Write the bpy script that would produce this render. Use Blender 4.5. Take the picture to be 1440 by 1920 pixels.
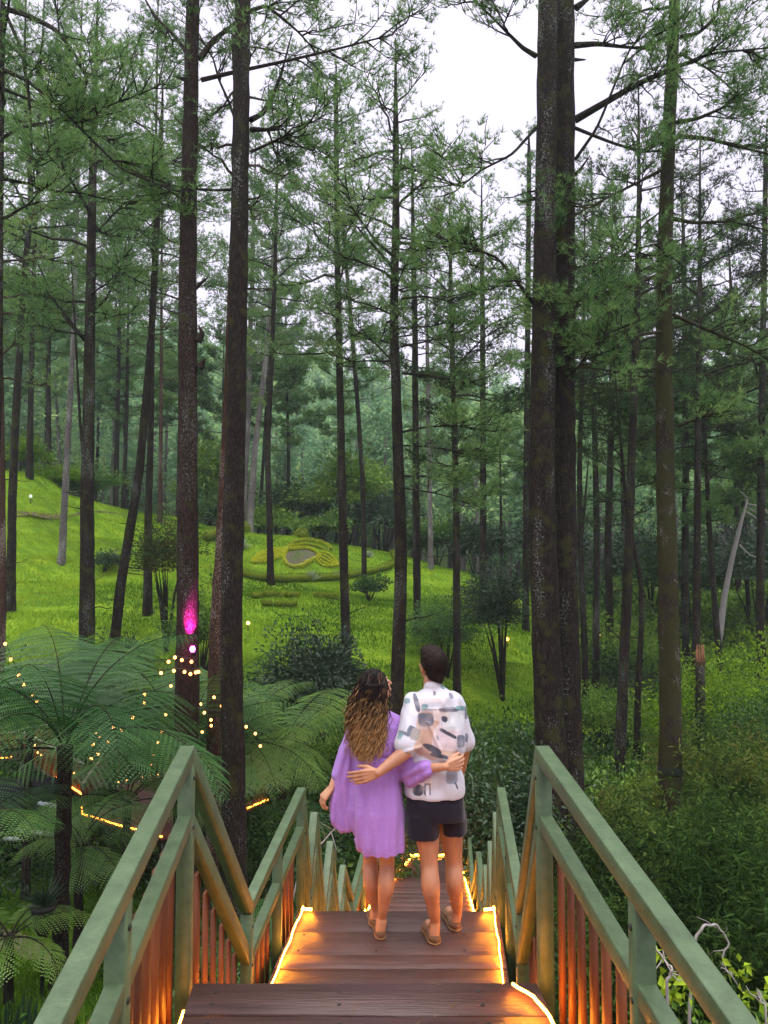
import bpy, math, random
import numpy as np
from mathutils import Vector
for _o in list(bpy.data.objects): bpy.data.objects.remove(_o)
SC = bpy.context.scene; COL = SC.collection
CZ = 1.63                                   # eye height above the top deck (deck is z = 0)
F = 1387.0; PITCH = math.atan(80/F)
# ---------------------------------------------------------------- camera, sky, sun, exposure
cam = bpy.data.cameras.new('camera'); camo = bpy.data.objects.new('camera', cam); COL.objects.link(camo)
cam.sensor_fit = 'VERTICAL'; cam.sensor_height = 24; cam.lens = F/1920*24; cam.clip_end = 1500; cam.clip_start = .05
camo.location = (0, 0, CZ); camo.rotation_euler = (math.pi/2+PITCH, 0, 0); SC.camera = camo
W = bpy.data.worlds.new('World'); SC.world = W; W.use_nodes = True
def sky_world():
    nt = W.node_tree; N = nt.nodes; L = nt.links; N.clear()
    out = N.new('ShaderNodeOutputWorld'); bg = N.new('ShaderNodeBackground'); sky = N.new('ShaderNodeTexSky')
    sky.sky_type = 'NISHITA'; sky.sun_disc = False; sky.sun_elevation = math.radians(62); sky.sun_rotation = math.radians(200)
    sky.dust_density = 3; sky.air_density = 1.0
    # closed cloud deck in front of the clear sky: pale at the rim, several times brighter overhead
    tc = N.new('ShaderNodeTexCoord'); sp = N.new('ShaderNodeSeparateXYZ'); L.new(tc.outputs['Generated'], sp.inputs[0])
    rp = N.new('ShaderNodeValToRGB'); L.new(sp.outputs['Z'], rp.inputs[0]); e = rp.color_ramp.elements
    e[0].position = 0.0; e[0].color = (11.6, 10.6, 13.2, 1); e[1].position = .62; e[1].color = (12.4, 11.4, 14, 1)
    k = e.new(.92); k.color = (52, 50, 49, 1)
    ns = N.new('ShaderNodeTexNoise'); ns.inputs['Scale'].default_value = 3; ns.inputs['Detail'].default_value = 4
    L.new(tc.outputs['Generated'], ns.inputs['Vector'])
    mr = N.new('ShaderNodeMapRange'); L.new(ns.outputs[0], mr.inputs[0]); mr.inputs[1].default_value = .3; mr.inputs[2].default_value = .7
    mr.inputs[3].default_value = .93; mr.inputs[4].default_value = 1.06
    sc = N.new('ShaderNodeVectorMath'); sc.operation = 'SCALE'; L.new(rp.outputs[0], sc.inputs[0]); L.new(mr.outputs[0], sc.inputs['Scale'])
    mx = N.new('ShaderNodeMixRGB'); mx.inputs[0].default_value = .9; L.new(sky.outputs[0], mx.inputs[1]); L.new(sc.outputs[0], mx.inputs[2])
    L.new(mx.outputs[0], bg.inputs[0]); bg.inputs[1].default_value = .1; L.new(bg.outputs[0], out.inputs[0])
sky_world()
sun = bpy.data.lights.new('sun', 'SUN'); sun.energy = 1.1; sun.angle = math.radians(30); sun.color = (1, .97, .9)
suno = bpy.data.objects.new('sun', sun); COL.objects.link(suno); suno.rotation_euler = (math.radians(28), 0, math.radians(20)); suno.location = (0, 0, 60)
SC.view_settings.view_transform = 'Standard'; SC.view_settings.look = 'None'; SC.view_settings.exposure = 0.0; SC.view_settings.gamma = 1
SC.cycles.use_denoising = True; SC.cycles.max_bounces = 6; SC.cycles.diffuse_bounces = 3; SC.cycles.glossy_bounces = 2
SC.cycles.transmission_bounces = 3; SC.cycles.volume_bounces = 0; SC.cycles.use_adaptive_sampling = True; SC.cycles.adaptive_threshold = .02
SC.cycles.sample_clamp_indirect = 4
# ---------------------------------------------------------------- helpers
def ray(px, py):
    r = (px-720)/F; u = (960-py)/F; c, s = math.cos(PITCH), math.sin(PITCH)
    return np.array([r, c-s*u, s+c*u])
def P(px, py, d):                           # photo pixel at distance d (metres along y) -> world point
    v = ray(px, py); v = v*(d/v[1]); return np.array([v[0], v[1], v[2]+CZ])
def tag(o, label=None, cat=None, group=None, kind=None):
    if label: o['label'] = label
    if cat: o['category'] = cat
    if group: o['group'] = group
    if kind: o['kind'] = kind
    return o
def empty(name, loc=(0, 0, 0), label=None, cat=None, group=None):
    o = bpy.data.objects.new(name, None); COL.objects.link(o); o.location = loc; o.empty_display_size = .2
    return tag(o, label, cat, group)
def link(name, me, mat=None, parent=None, local=False):
    o = bpy.data.objects.new(name, me); COL.objects.link(o)
    if mat is not None and not me.materials: me.materials.append(mat)
    if parent is not None:
        o.parent = parent
        if not local: o.location = -Vector(parent.location)       # mesh data is in world space
    return o
def npmesh(name, V, polys, var=None, smooth=False, col=None, midx=None):
    me = bpy.data.meshes.new(name); V = np.asarray(V, np.float32)
    polys = [np.asarray(p, np.int32) for p in polys if len(p)]
    me.vertices.add(len(V)); me.vertices.foreach_set('co', V.ravel())
    tot = np.concatenate([np.full(len(p), p.shape[1], np.int32) for p in polys]); st = np.concatenate([[0], np.cumsum(tot)[:-1]]).astype(np.int32)
    idx = np.concatenate([p.ravel() for p in polys])
    me.loops.add(len(idx)); me.loops.foreach_set('vertex_index', idx)
    me.polygons.add(len(tot)); me.polygons.foreach_set('loop_start', st)
    if smooth: me.polygons.foreach_set('use_smooth', np.ones(len(tot), bool))
    if midx is not None: me.polygons.foreach_set('material_index', np.asarray(midx, np.int32))
    if var is not None:
        a = me.attributes.new('var', 'FLOAT', 'POINT'); a.data.foreach_set('value', np.asarray(var, np.float32))
    if col is not None:
        a = me.attributes.new('col', 'FLOAT_COLOR', 'POINT'); c = np.ones((len(V), 4), np.float32); c[:, :3] = col; a.data.foreach_set('color', c.ravel())
    me.update(calc_edges=True); return me
class MB:
    def __init__(s): s.V = []; s.Q = []; s.T = []; s.var = []; s.n = 0
    def add(s, V, Q=None, T=None, var=0.5):
        V = np.asarray(V, float).reshape(-1, 3)
        if Q is not None: s.Q.append(np.asarray(Q, int)+s.n)
        if T is not None: s.T.append(np.asarray(T, int)+s.n)
        s.V.append(V); s.var.append(np.full(len(V), var) if np.isscalar(var) else np.asarray(var)); s.n += len(V)
    def mesh(s, name, smooth=False):
        pol = []
        if s.Q: pol.append(np.concatenate(s.Q))
        if s.T: pol.append(np.concatenate(s.T))
        return npmesh(name, np.concatenate(s.V), pol, np.concatenate(s.var), smooth)
    def box(s, a, b, w, h, up=(0, 0, 1), var=.5):      # bar from a to b, width w (sideways) height h
        a = np.asarray(a, float); b = np.asarray(b, float); d = (b-a)/np.linalg.norm(b-a); up = np.asarray(up, float)
        sd = np.cross(d, up); sd /= np.linalg.norm(sd); u = np.cross(sd, d)
        c = [(-1, -1), (1, -1), (1, 1), (-1, 1)]
        V = [e+sd*x*w/2+u*y*h/2 for e in (a, b) for x, y in c]
        s.add(V, Q=[[0, 3, 2, 1], [4, 5, 6, 7], [0, 1, 5, 4], [1, 2, 6, 5], [2, 3, 7, 6], [3, 0, 4, 7]], var=var)
    def bbox(s, lo, hi, var=.5):
        x0, y0, z0 = lo; x1, y1, z1 = hi
        V = [(x0, y0, z0), (x1, y0, z0), (x1, y1, z0), (x0, y1, z0), (x0, y0, z1), (x1, y0, z1), (x1, y1, z1), (x0, y1, z1)]
        s.add(V, Q=[[0, 3, 2, 1], [4, 5, 6, 7], [0, 1, 5, 4], [1, 2, 6, 5], [2, 3, 7, 6], [3, 0, 4, 7]], var=var)
    def tube(s, pts, rad, k=6, var=.5, cap=True, rough=0, rng=None):
        pts = np.asarray(pts, float); m = len(pts); rad = np.broadcast_to(np.asarray(rad, float), (m,))
        t = np.gradient(pts, axis=0); t /= np.linalg.norm(t, axis=1)[:, None]+1e-9
        ref = np.array([1., 0, 0]) if abs(t[:, 0]).mean() < .8 else np.array([0, 0, 1.])
        u = np.cross(t, ref); u /= np.linalg.norm(u, axis=1)[:, None]+1e-9; v = np.cross(t, u)
        a = np.arange(k)*2*np.pi/k; R = rad[:, None]*np.ones((m, k))
        if rough: R = R*(1+rough*rng.standard_normal((m, k)))
        V = pts[:, None]+R[..., None]*(np.cos(a)[None, :, None]*u[:, None]+np.sin(a)[None, :, None]*v[:, None])
        i = np.arange(m-1)[:, None]*k; j = np.arange(k)[None]; j2 = (j+1) % k
        Q = np.stack([i+j, i+j2, i+k+j2, i+k+j], -1).reshape(-1, 4); V = V.reshape(-1, 3)
        if cap:
            V = np.vstack([V, pts[0], pts[-1]]); c0 = m*k; jj = np.arange(k)
            T = np.vstack([np.stack([np.full(k, c0), (jj+1) % k, jj], -1), np.stack([np.full(k, c0+1), (m-1)*k+jj, (m-1)*k+(jj+1) % k], -1)])
            s.add(V, Q=Q, T=T, var=var)
        else: s.add(V, Q=Q, var=var)
def nrm(v): return v/(np.linalg.norm(v, axis=-1, keepdims=True)+1e-9)
def add_needles(mb, Pn, D, n, L, w, spread, rng, var, grav=0.):
    m = len(Pn); Pn = np.repeat(Pn, n, 0); D = np.repeat(D, n, 0); va = np.repeat(var, n)
    d = nrm(D+rng.standard_normal(D.shape)*spread+np.array([0, 0, -grav])); sd = nrm(np.cross(d, rng.standard_normal(d.shape)))
    l = L*rng.uniform(.7, 1.2, (m*n, 1)); V = np.stack([Pn-sd*w/2, Pn+sd*w/2, Pn+d*l], 1).reshape(-1, 3)
    mb.add(V, T=np.arange(m*n*3).reshape(-1, 3), var=np.repeat(np.clip(va+rng.normal(0, .1, m*n), 0, 1), 3))
def add_leaves(mb, Pn, size, rng, var, aspect=.5, up=.6, D=None, fold=.15):
    m = len(Pn); nn = nrm(rng.standard_normal((m, 3))+np.array([0, 0, up*2]))
    d = nrm(np.cross(nn, rng.standard_normal((m, 3)))) if D is None else nrm(D+rng.standard_normal((m, 3))*.45)
    sd = nrm(np.cross(nn, d)); l = size*rng.uniform(.6, 1.3, (m, 1)); w = l*aspect
    a = Pn; b = Pn+d*l*.45+sd*w/2+nn*l*fold; c = Pn+d*l-nn*l*.1; e = Pn+d*l*.45-sd*w/2+nn*l*fold
    V = np.stack([a, b, c, e], 1).reshape(-1, 3); i = np.arange(m)[:, None]*4
    mb.add(V, T=np.concatenate([i+[[0, 1, 2]], i+[[0, 2, 3]]]), var=np.repeat(np.clip(var+rng.normal(0, .1, m), 0, 1), 4))
# value noise in numpy
_g = np.random.default_rng(5).uniform(-1, 1, (64, 64, 64))
def vnoise(Pp, sc=1.):
    p = np.asarray(Pp, float)*sc; i = np.floor(p).astype(int); f = p-i; f = f*f*(3-2*f); r = 0
    for dx in (0, 1):
        for dy in (0, 1):
            for dz in (0, 1):
                w = (f[..., 0] if dx else 1-f[..., 0])*(f[..., 1] if dy else 1-f[..., 1])*(f[..., 2] if dz else 1-f[..., 2])
                r = r+w*_g[(i[..., 0]+dx) % 64, (i[..., 1]+dy) % 64, (i[..., 2]+dz) % 64]
    return r
# ---------------------------------------------------------------- materials
def mat(name):
    m = bpy.data.materials.new(name); m.use_nodes = True; m.node_tree.nodes.clear()
    return m, m.node_tree.nodes, m.node_tree.links
def ramp(N, cols):
    r = N.new('ShaderNodeValToRGB'); e = r.color_ramp.elements
    while len(e) < len(cols): e.new(.5)
    for k, (p, c) in enumerate(cols): e[k].position = p; e[k].color = (*c, 1)
    return r
def leafmat(name, cols, trans=.3, gloss=.0):
    m, N, L = mat(name); at = N.new('ShaderNodeAttribute'); at.attribute_name = 'var'
    r = ramp(N, cols); L.new(at.outputs['Fac'], r.inputs[0])
    d = N.new('ShaderNodeBsdfDiffuse'); t = N.new('ShaderNodeBsdfTranslucent'); L.new(r.outputs[0], d.inputs[0]); L.new(r.outputs[0], t.inputs[0])
    mx = N.new('ShaderNodeMixShader'); mx.inputs[0].default_value = trans; L.new(d.outputs[0], mx.inputs[1]); L.new(t.outputs[0], mx.inputs[2])
    last = mx
    if gloss:
        g = N.new('ShaderNodeBsdfGlossy'); g.inputs['Roughness'].default_value = .45; m2 = N.new('ShaderNodeMixShader'); m2.inputs[0].default_value = gloss
        L.new(mx.outputs[0], m2.inputs[1]); L.new(g.outputs[0], m2.inputs[2]); last = m2
    o = N.new('ShaderNodeOutputMaterial'); L.new(last.outputs[0], o.inputs[0]); return m
def surf(name, cols, scale=8., rough=.7, bump=.0, stretch=(1, 1, 1), spec=.3, detail=6, attr=None, metal=0, bscale=None, coords='Object', hue=0):
    m, N, L = mat(name); tc = N.new('ShaderNodeTexCoord'); mp = N.new('ShaderNodeMapping'); mp.inputs['Scale'].default_value = stretch
    L.new(tc.outputs[coords], mp.inputs[0]); ns = N.new('ShaderNodeTexNoise'); ns.inputs['Scale'].default_value = scale; ns.inputs['Detail'].default_value = detail
    ns.inputs['Roughness'].default_value = .65; L.new(mp.outputs[0], ns.inputs['Vector'])
    r = ramp(N, cols); L.new(ns.outputs[0], r.inputs[0]); b = N.new('ShaderNodeBsdfPrincipled'); c = r.outputs[0]
    if attr:                                # per-piece tone
        at = N.new('ShaderNodeAttribute'); at.attribute_name = 'var'; mr = N.new('ShaderNodeMapRange'); L.new(at.outputs['Fac'], mr.inputs[0])
        mr.inputs[3].default_value = 1-attr; mr.inputs[4].default_value = 1+attr
        s_ = N.new('ShaderNodeVectorMath'); s_.operation = 'SCALE'; L.new(c, s_.inputs[0]); L.new(mr.outputs[0], s_.inputs['Scale']); c = s_.outputs[0]
    L.new(c, b.inputs['Base Color']); b.inputs['Roughness'].default_value = rough; b.inputs['Specular IOR Level'].default_value = spec; b.inputs['Metallic'].default_value = metal
    if bump:
        bp = N.new('ShaderNodeBump'); bp.inputs['Strength'].default_value = bump; bp.inputs['Distance'].default_value = .02
        n2 = N.new('ShaderNodeTexNoise'); n2.inputs['Scale'].default_value = bscale or scale*2; n2.inputs['Detail'].default_value = 5; L.new(mp.outputs[0], n2.inputs['Vector'])
        L.new(n2.outputs[0], bp.inputs['Height']); L.new(bp.outputs[0], b.inputs['Normal'])
    o = N.new('ShaderNodeOutputMaterial'); L.new(b.outputs[0], o.inputs[0]); return m
def glow(name, c, s):
    m, N, L = mat(name); e = N.new('ShaderNodeEmission'); e.inputs[0].default_value = (*c, 1); e.inputs[1].default_value = s
    o = N.new('ShaderNodeOutputMaterial'); L.new(e.outputs[0], o.inputs[0]); return m
M = {}
M['paint'] = surf('green_paint', [(.24, (.024, .036, .016)), (.36, (.046, .080, .036)), (.55, (.066, .108, .05)), (.7, (.085, .132, .064)), (.78, (.12, .16, .09))], 14, .5, .12, spec=.5, attr=.12, bscale=90)
M['slat'] = surf('red_brown_slat', [(.3, (.085, .022, .006)), (.7, (.16, .045, .012))], 6, .5, .2, (1, 1, .15), attr=.35, bscale=40)
M['plank'] = surf('deck_plank', [(.28, (.04, .020, .018)), (.5, (.068, .034, .030)), (.75, (.105, .056, .049))], 9, .42, .3, (.25, 3, 3), spec=.45, attr=.25, bscale=30)
M['plankdark'] = surf('stringer_wood', [(.3, (.05, .025, .018)), (.7, (.09, .045, .03))], 6, .6, .2)
M['rope'] = glow('rope_light_glow', (1, .3, .02), 100)
M['rope2'] = glow('deck_rope_light_glow', (1, .3, .03), 16)
M['bulb'] = glow('bulb_glow', (1, .36, .09), 9)
M['pinklamp'] = glow('magenta_lamp_glow', (1, .04, .55), 60)
M['needle'] = leafmat('pine_needles', [(0, (.045, .095, .035)), (.45, (.125, .245, .08)), (.8, (.24, .39, .12)), (1, (.33, .45, .15))], .42)
M['needled'] = leafmat('dark_pine_needles', [(0, (.02, .035, .016)), (.5, (.04, .07, .028)), (.85, (.07, .1, .035)), (1, (.13, .08, .04))], .3)
M['leafd'] = leafmat('dark_leaves', [(0, (.01, .03, .012)), (.5, (.02, .062, .02)), (1, (.05, .12, .028))], .25, .06)
M['leafm'] = leafmat('green_leaves', [(0, (.01, .035, .008)), (.5, (.042, .12, .015)), (1, (.2, .35, .03))], .35, .03)
M['leafy'] = leafmat('yellow_green_leaves', [(0, (.08, .17, .015)), (.5, (.19, .33, .02)), (1, (.36, .5, .04))], .3)
M['fern'] = leafmat('fern_leaf', [(0, (.02, .07, .02)), (.5, (.055, .15, .04)), (1, (.18, .3, .05))], .35, .03)
M['bamboo'] = leafmat('bamboo_leaves', [(0, (.012, .032, .009)), (.5, (.052, .105, .024)), (.85, (.14, .21, .04)), (1, (.15, .15, .04))], .3)
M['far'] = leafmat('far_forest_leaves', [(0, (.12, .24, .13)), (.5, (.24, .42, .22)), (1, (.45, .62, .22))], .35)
def bark(name, c0, c1, lich, moss=0., speck=.5):
    m, N, L = mat(name); tc = N.new('ShaderNodeTexCoord'); mp = N.new('ShaderNodeMapping'); mp.inputs['Scale'].default_value = (1, 1, .28); L.new(tc.outputs['Object'], mp.inputs[0])
    vo = N.new('ShaderNodeTexVoronoi'); vo.inputs['Scale'].default_value = 26; vo.feature = 'DISTANCE_TO_EDGE'
    ns = N.new('ShaderNodeTexNoise'); ns.inputs['Scale'].default_value = 9; ns.inputs['Detail'].default_value = 8; L.new(mp.outputs[0], ns.inputs['Vector'])
    ad = N.new('ShaderNodeMixRGB'); ad.inputs[0].default_value = .12; L.new(mp.outputs[0], ad.inputs[1]); L.new(ns.outputs['Color'], ad.inputs[2]); L.new(ad.outputs[0], vo.inputs['Vector'])
    r = ramp(N, [(.0, tuple(x*.35 for x in c0)), (.12, c0), (.6, c1)]); L.new(vo.outputs['Distance'], r.inputs[0])
    n2 = N.new('ShaderNodeTexNoise'); n2.inputs['Scale'].default_value = 34; n2.inputs['Detail'].default_value = 3; L.new(tc.outputs['Object'], n2.inputs['Vector'])
    n3 = N.new('ShaderNodeTexNoise'); n3.inputs['Scale'].default_value = 2.2; n3.inputs['Detail'].default_value = 4; L.new(mp.outputs[0], n3.inputs['Vector'])
    mu = N.new('ShaderNodeMath'); mu.operation = 'MULTIPLY'; L.new(n2.outputs[0], mu.inputs[0]); L.new(n3.outputs[0], mu.inputs[1])
    k = ramp(N, [(.30-.04*speck, (0, 0, 0)), (.37-.04*speck, (1, 1, 1))]); L.new(mu.outputs[0], k.inputs[0])
    x1 = N.new('ShaderNodeMixRGB'); L.new(k.outputs[0], x1.inputs[0]); L.new(r.outputs[0], x1.inputs[1]); x1.inputs[2].default_value = (*lich, 1)
    c = x1.outputs[0]
    if moss:
        n4 = N.new('ShaderNodeTexNoise'); n4.inputs['Scale'].default_value = 4; n4.inputs['Detail'].default_value = 6; L.new(tc.outputs['Object'], n4.inputs['Vector'])
        k2 = ramp(N, [(.62-.3*moss, (0, 0, 0)), (.74-.3*moss, (1, 1, 1))]); L.new(n4.outputs[0], k2.inputs[0])
        x2 = N.new('ShaderNodeMixRGB'); L.new(k2.outputs[0], x2.inputs[0]); L.new(c, x2.inputs[1]); x2.inputs[2].default_value = (.034, .034, .011, 1); c = x2.outputs[0]
    b = N.new('ShaderNodeBsdfPrincipled'); L.new(c, b.inputs['Base Color']); b.inputs['Roughness'].default_value = .9; b.inputs['Specular IOR Level'].default_value = .15
    bp = N.new('ShaderNodeBump'); bp.inputs['Strength'].default_value = .8; bp.inputs['Distance'].default_value = .03; L.new(vo.outputs['Distance'], bp.inputs['Height']); L.new(bp.outputs[0], b.inputs['Normal'])
    o = N.new('ShaderNodeOutputMaterial'); L.new(b.outputs[0], o.inputs[0]); return m
M['bark'] = bark('pine_bark', (.018, .012, .010), (.042, .031, .027), (.13, .14, .125), .3, -.6)
M['barkmoss'] = bark('mossy_bark', (.03, .022, .017), (.055, .042, .032), (.15, .15, .11), .8, -.4)
M['barkred'] = bark('reddish_bark', (.065, .034, .024), (.11, .062, .046), (.22, .18, .15), 0, .1)
M['barkgrey'] = bark('pale_bark', (.16, .14, .14), (.24, .21, .21), (.35, .35, .33), 0, .3)
M['fernbark'] = bark('tree_fern_bark', (.018, .013, .011), (.04, .028, .022), (.06, .05, .04), 0, .1)
M['barkplain'] = bark('dark_red_bark', (.03, .018, .015), (.062, .04, .033), (.1, .1, .09), .1, -1.)
M['iron'] = surf('dark_green_steel', [(0, (.012, .018, .014)), (1, (.02, .03, .022))], 5, .5)
# ---------------------------------------------------------------- the ground
CP = np.array([(-14, 31, -2.2), (-19, 40, 4.2), (-15.7, 36, -.4), (-9.6, 25, -6.3), (-9.9, 31, -2.5), (-5.8, 38, -1.6), (-1.1, 42, -2.1), (-1.4, 28, -5.5),
 (.33, 21, -7.4), (1.45, 32, -3.5), (2.9, 29, -5.8), (4.8, 36, -3.2), (6.9, 36, -3.8), (8.1, 30, -6.8), (9.2, 32, -6.2), (7.3, 23, -7.4), (5.6, 14.5, -5.8),
 (9.4, 22, -7.4), (20.6, 45, -4), (-20, 45, 3.7), (-14, 50, 2.6), (-9, 50, 1.3), (-4.8, 55, 1.2), (4.5, 48, -1.2), (10, 45, -3.5), (-4.8, 43, -.3), (-4.5, 40, -1.3), (-5.2, 47, .85),
 (-3.5, 5, -4.7), (3, 4, -4.2), (-4.4, 10, -5.9), (-5.5, 12, -6.6), (-7.5, 18, -7.9), (0, 8, -5.8), (0, 14, -7.4), (1.2, 19, -8.3), (1, 24, -8), (-5, 22, -8), (-12, 18, -7.6),
 (-12, 10, -5.5), (6, 8, -5.2), (12, 14, -5.2), (15, 22, -6.5), (18, 30, -6), (25, 40, -2), (-25, 30, 0), (-30, 45, 8), (-25, 12, -5), (25, 12, -4), (-16, 24, -6.5),
 (0, 70, -1), (-20, 70, 0), (20, 70, -2), (40, 70, 6), (-40, 70, 10), (0, 110, 10), (-50, 110, 22), (50, 110, 12), (0, 180, 32), (-80, 180, 46), (80, 180, 34),
 (0, 260, 38), (-120, 260, 52), (120, 260, 40), (-140, 0, 0), (140, 0, 0), (-140, 100, 40), (140, 100, 35), (0, -20, -2), (-60, -20, -2), (60, -20, -2)], float)
def _tps():
    X = CP[:, :2]; n = len(X); r2 = ((X[:, None]-X[None])**2).sum(-1); K = .5*r2*np.log(r2+1e-9)+np.eye(n)*.6
    A = np.zeros((n+3, n+3)); A[:n, :n] = K; A[:n, n] = 1; A[:n, n+1:] = X; A[n, :n] = 1; A[n+1:, :n] = X.T
    return np.linalg.solve(A, np.concatenate([CP[:, 2], [0, 0, 0]]))
_w = _tps()
def gz(x, y):
    x = np.asarray(x, float); y = np.asarray(y, float); sh = x.shape; q = np.stack([x.ravel(), y.ravel()], -1); z = np.empty(len(q))
    for i in range(0, len(q), 20000):
        r2 = ((q[i:i+20000, None]-CP[None, :, :2])**2).sum(-1); z[i:i+20000] = (.5*r2*np.log(r2+1e-9))@_w[:-3]+_w[-3]+q[i:i+20000]@_w[-2:]
    p3 = np.concatenate([q, np.zeros((len(q), 1))], 1); far = np.clip((q[:, 1]-25)/30, 0, 1)
    z += vnoise(p3, .35)*.12+vnoise(p3+9, .12)*.25+far*vnoise(p3+3, .05)*.8
    x_, y_ = q[:, 0], q[:, 1]; mk = np.clip((y_-27)/4, 0, 1)*np.clip((54-y_)/4, 0, 1)*np.clip((12-x_)/4, 0, 1)*np.clip((x_+26)/4, 0, 1)*np.clip(1-np.exp(-(((x_+4.8)/4.5)**2+((y_-43.5)/6)**2))*1.3, 0, 1)
    t = z+.5*vnoise(p3, .09)+x_*.06; z += -mk*.8*1.15/6.283*np.sin(6.283*t/1.15)
    return z.reshape(sh)+CZ
def p2g(px, py, lo=15., hi=90.):            # where a line of sight meets the ground
    v = ray(px, py); v = v/v[1]; ds = np.linspace(lo, hi, 600); g = gz(v[0]*ds, ds); k = np.where(v[2]*ds+CZ < g)[0]
    d = ds[k[0]] if len(k) else hi; return np.array([v[0]*d, d, float(gz(v[0]*d, d))])
def build_ground():
    n = 330; a = np.linspace(-1, 1, n); xs = np.sign(a)*(abs(a)**1.7)*170; t = np.linspace(0, 1, n); ys = -22+300*t**1.35
    X, Y = np.meshgrid(xs, ys); Z = gz(X, Y)
    # narrow trodden terraces on the left lawn
    V = np.stack([X, Y, Z], -1).reshape(-1, 3); i = np.arange(n-1)[:, None]*n+np.arange(n-1)[None]
    Q = np.stack([i, i+1, i+n+1, i+n], -1).reshape(-1, 4)
    lawn = np.clip(1-abs((X+6)/30)**4, 0, 1)*np.clip((Y-25)/4, 0, 1)*np.clip((58-Y)/4, 0, 1)*np.clip((11.5-X+(Y-38)*.1+2*vnoise(np.stack([X,Y,X*0],-1),.3))/3, 0, 1)
    near = np.clip((-2.2-X)/1.5, 0, 1)*np.clip((19-Y)/3, 0, 1)*.55
    me = npmesh('ground', V, [Q], np.maximum(lawn, near).ravel(), True)
    m, N, L = mat('grassy_ground'); tc = N.new('ShaderNodeTexCoord'); at = N.new('ShaderNodeAttribute'); at.attribute_name = 'var'
    def nz(s, d=6, st=(1, 1, 1)):
        mp = N.new('ShaderNodeMapping'); mp.inputs['Scale'].default_value = st; L.new(tc.outputs['Object'], mp.inputs[0])
        k = N.new('ShaderNodeTexNoise'); k.inputs['Scale'].default_value = s; k.inputs['Detail'].default_value = d; k.inputs['Roughness'].default_value = .7; L.new(mp.outputs[0], k.inputs['Vector']); return k
    n1 = nz(1.3, 8, (.4, 1.6, 1)); r1 = ramp(N, [(.25, (.05, .13, .01)), (.42, (.16, .31, .018)), (.55, (.235, .40, .022)), (.72, (.38, .50, .035))]); L.new(n1.outputs[0], r1.inputs[0])
    # worn soil on the little terrace banks
    n5 = nz(.5, 7, (.35, 2.2, 1)); r5 = ramp(N, [(.60, (0, 0, 0)), (.68, (1, 1, 1))]); L.new(n5.outputs[0], r5.inputs[0])
    n2 = nz(3, 8); r2 = ramp(N, [(.3, (.02, .03, .012)), (.5, (.035, .06, .015)), (.7, (.06, .11, .02))]); L.new(n2.outputs[0], r2.inputs[0])
    n0 = nz(.22, 5, (.5, 1.8, 1)); r0 = ramp(N, [(.34, (.45, .5, .5)), (.52, (1, 1, 1))]); L.new(n0.outputs[0], r0.inputs[0])
    mu = N.new('ShaderNodeMixRGB'); mu.blend_type = 'MULTIPLY'; mu.inputs[0].default_value = 1; L.new(r1.outputs[0], mu.inputs[1]); L.new(r0.outputs[0], mu.inputs[2])
    mx = N.new('ShaderNodeMixRGB'); L.new(at.outputs['Fac'], mx.inputs[0]); L.new(r2.outputs[0], mx.inputs[1]); ms = N.new('ShaderNodeMixRGB'); L.new(r5.outputs[0], ms.inputs[0]); L.new(mu.outputs[0], ms.inputs[1]); ms.inputs[2].default_value = (.09, .085, .03, 1); L.new(ms.outputs[0], mx.inputs[2])
    b = N.new('ShaderNodeBsdfPrincipled'); L.new(mx.outputs[0], b.inputs['Base Color']); b.inputs['Roughness'].default_value = .95; b.inputs['Specular IOR Level'].default_value = .1
    n3 = nz(14, 6); bp = N.new('ShaderNodeBump'); bp.inputs['Strength'].default_value = .9; bp.inputs['Distance'].default_value = .12; L.new(n3.outputs[0], bp.inputs['Height']); L.new(bp.outputs[0], b.inputs['Normal'])
    o = N.new('ShaderNodeOutputMaterial'); L.new(b.outputs[0], o.inputs[0])
    tag(link('ground', me, m), kind='structure')
build_ground()
def lawn_grass():
    rng = np.random.default_rng(31); n = 150000
    y = 26+30*rng.random(n)**1.2; x = rng.uniform(-26, 14, n)*(y/45)+0; k = x < 10.0+(y-38)*.1+rng.normal(0,.8,n); x, y = x[k], y[k]
    x2 = rng.uniform(-11, -2.0, 40000); y2 = rng.uniform(5, 19, 40000); x = np.concatenate([x, x2]); y = np.concatenate([y, y2])
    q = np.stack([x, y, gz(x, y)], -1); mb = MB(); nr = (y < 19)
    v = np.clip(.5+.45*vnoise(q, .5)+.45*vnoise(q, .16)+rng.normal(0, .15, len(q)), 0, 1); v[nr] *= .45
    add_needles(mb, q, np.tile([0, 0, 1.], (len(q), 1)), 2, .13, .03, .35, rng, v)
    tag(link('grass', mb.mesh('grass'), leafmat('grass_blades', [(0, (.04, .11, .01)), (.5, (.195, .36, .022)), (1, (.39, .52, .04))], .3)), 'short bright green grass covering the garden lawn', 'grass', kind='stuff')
lawn_grass()
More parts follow.
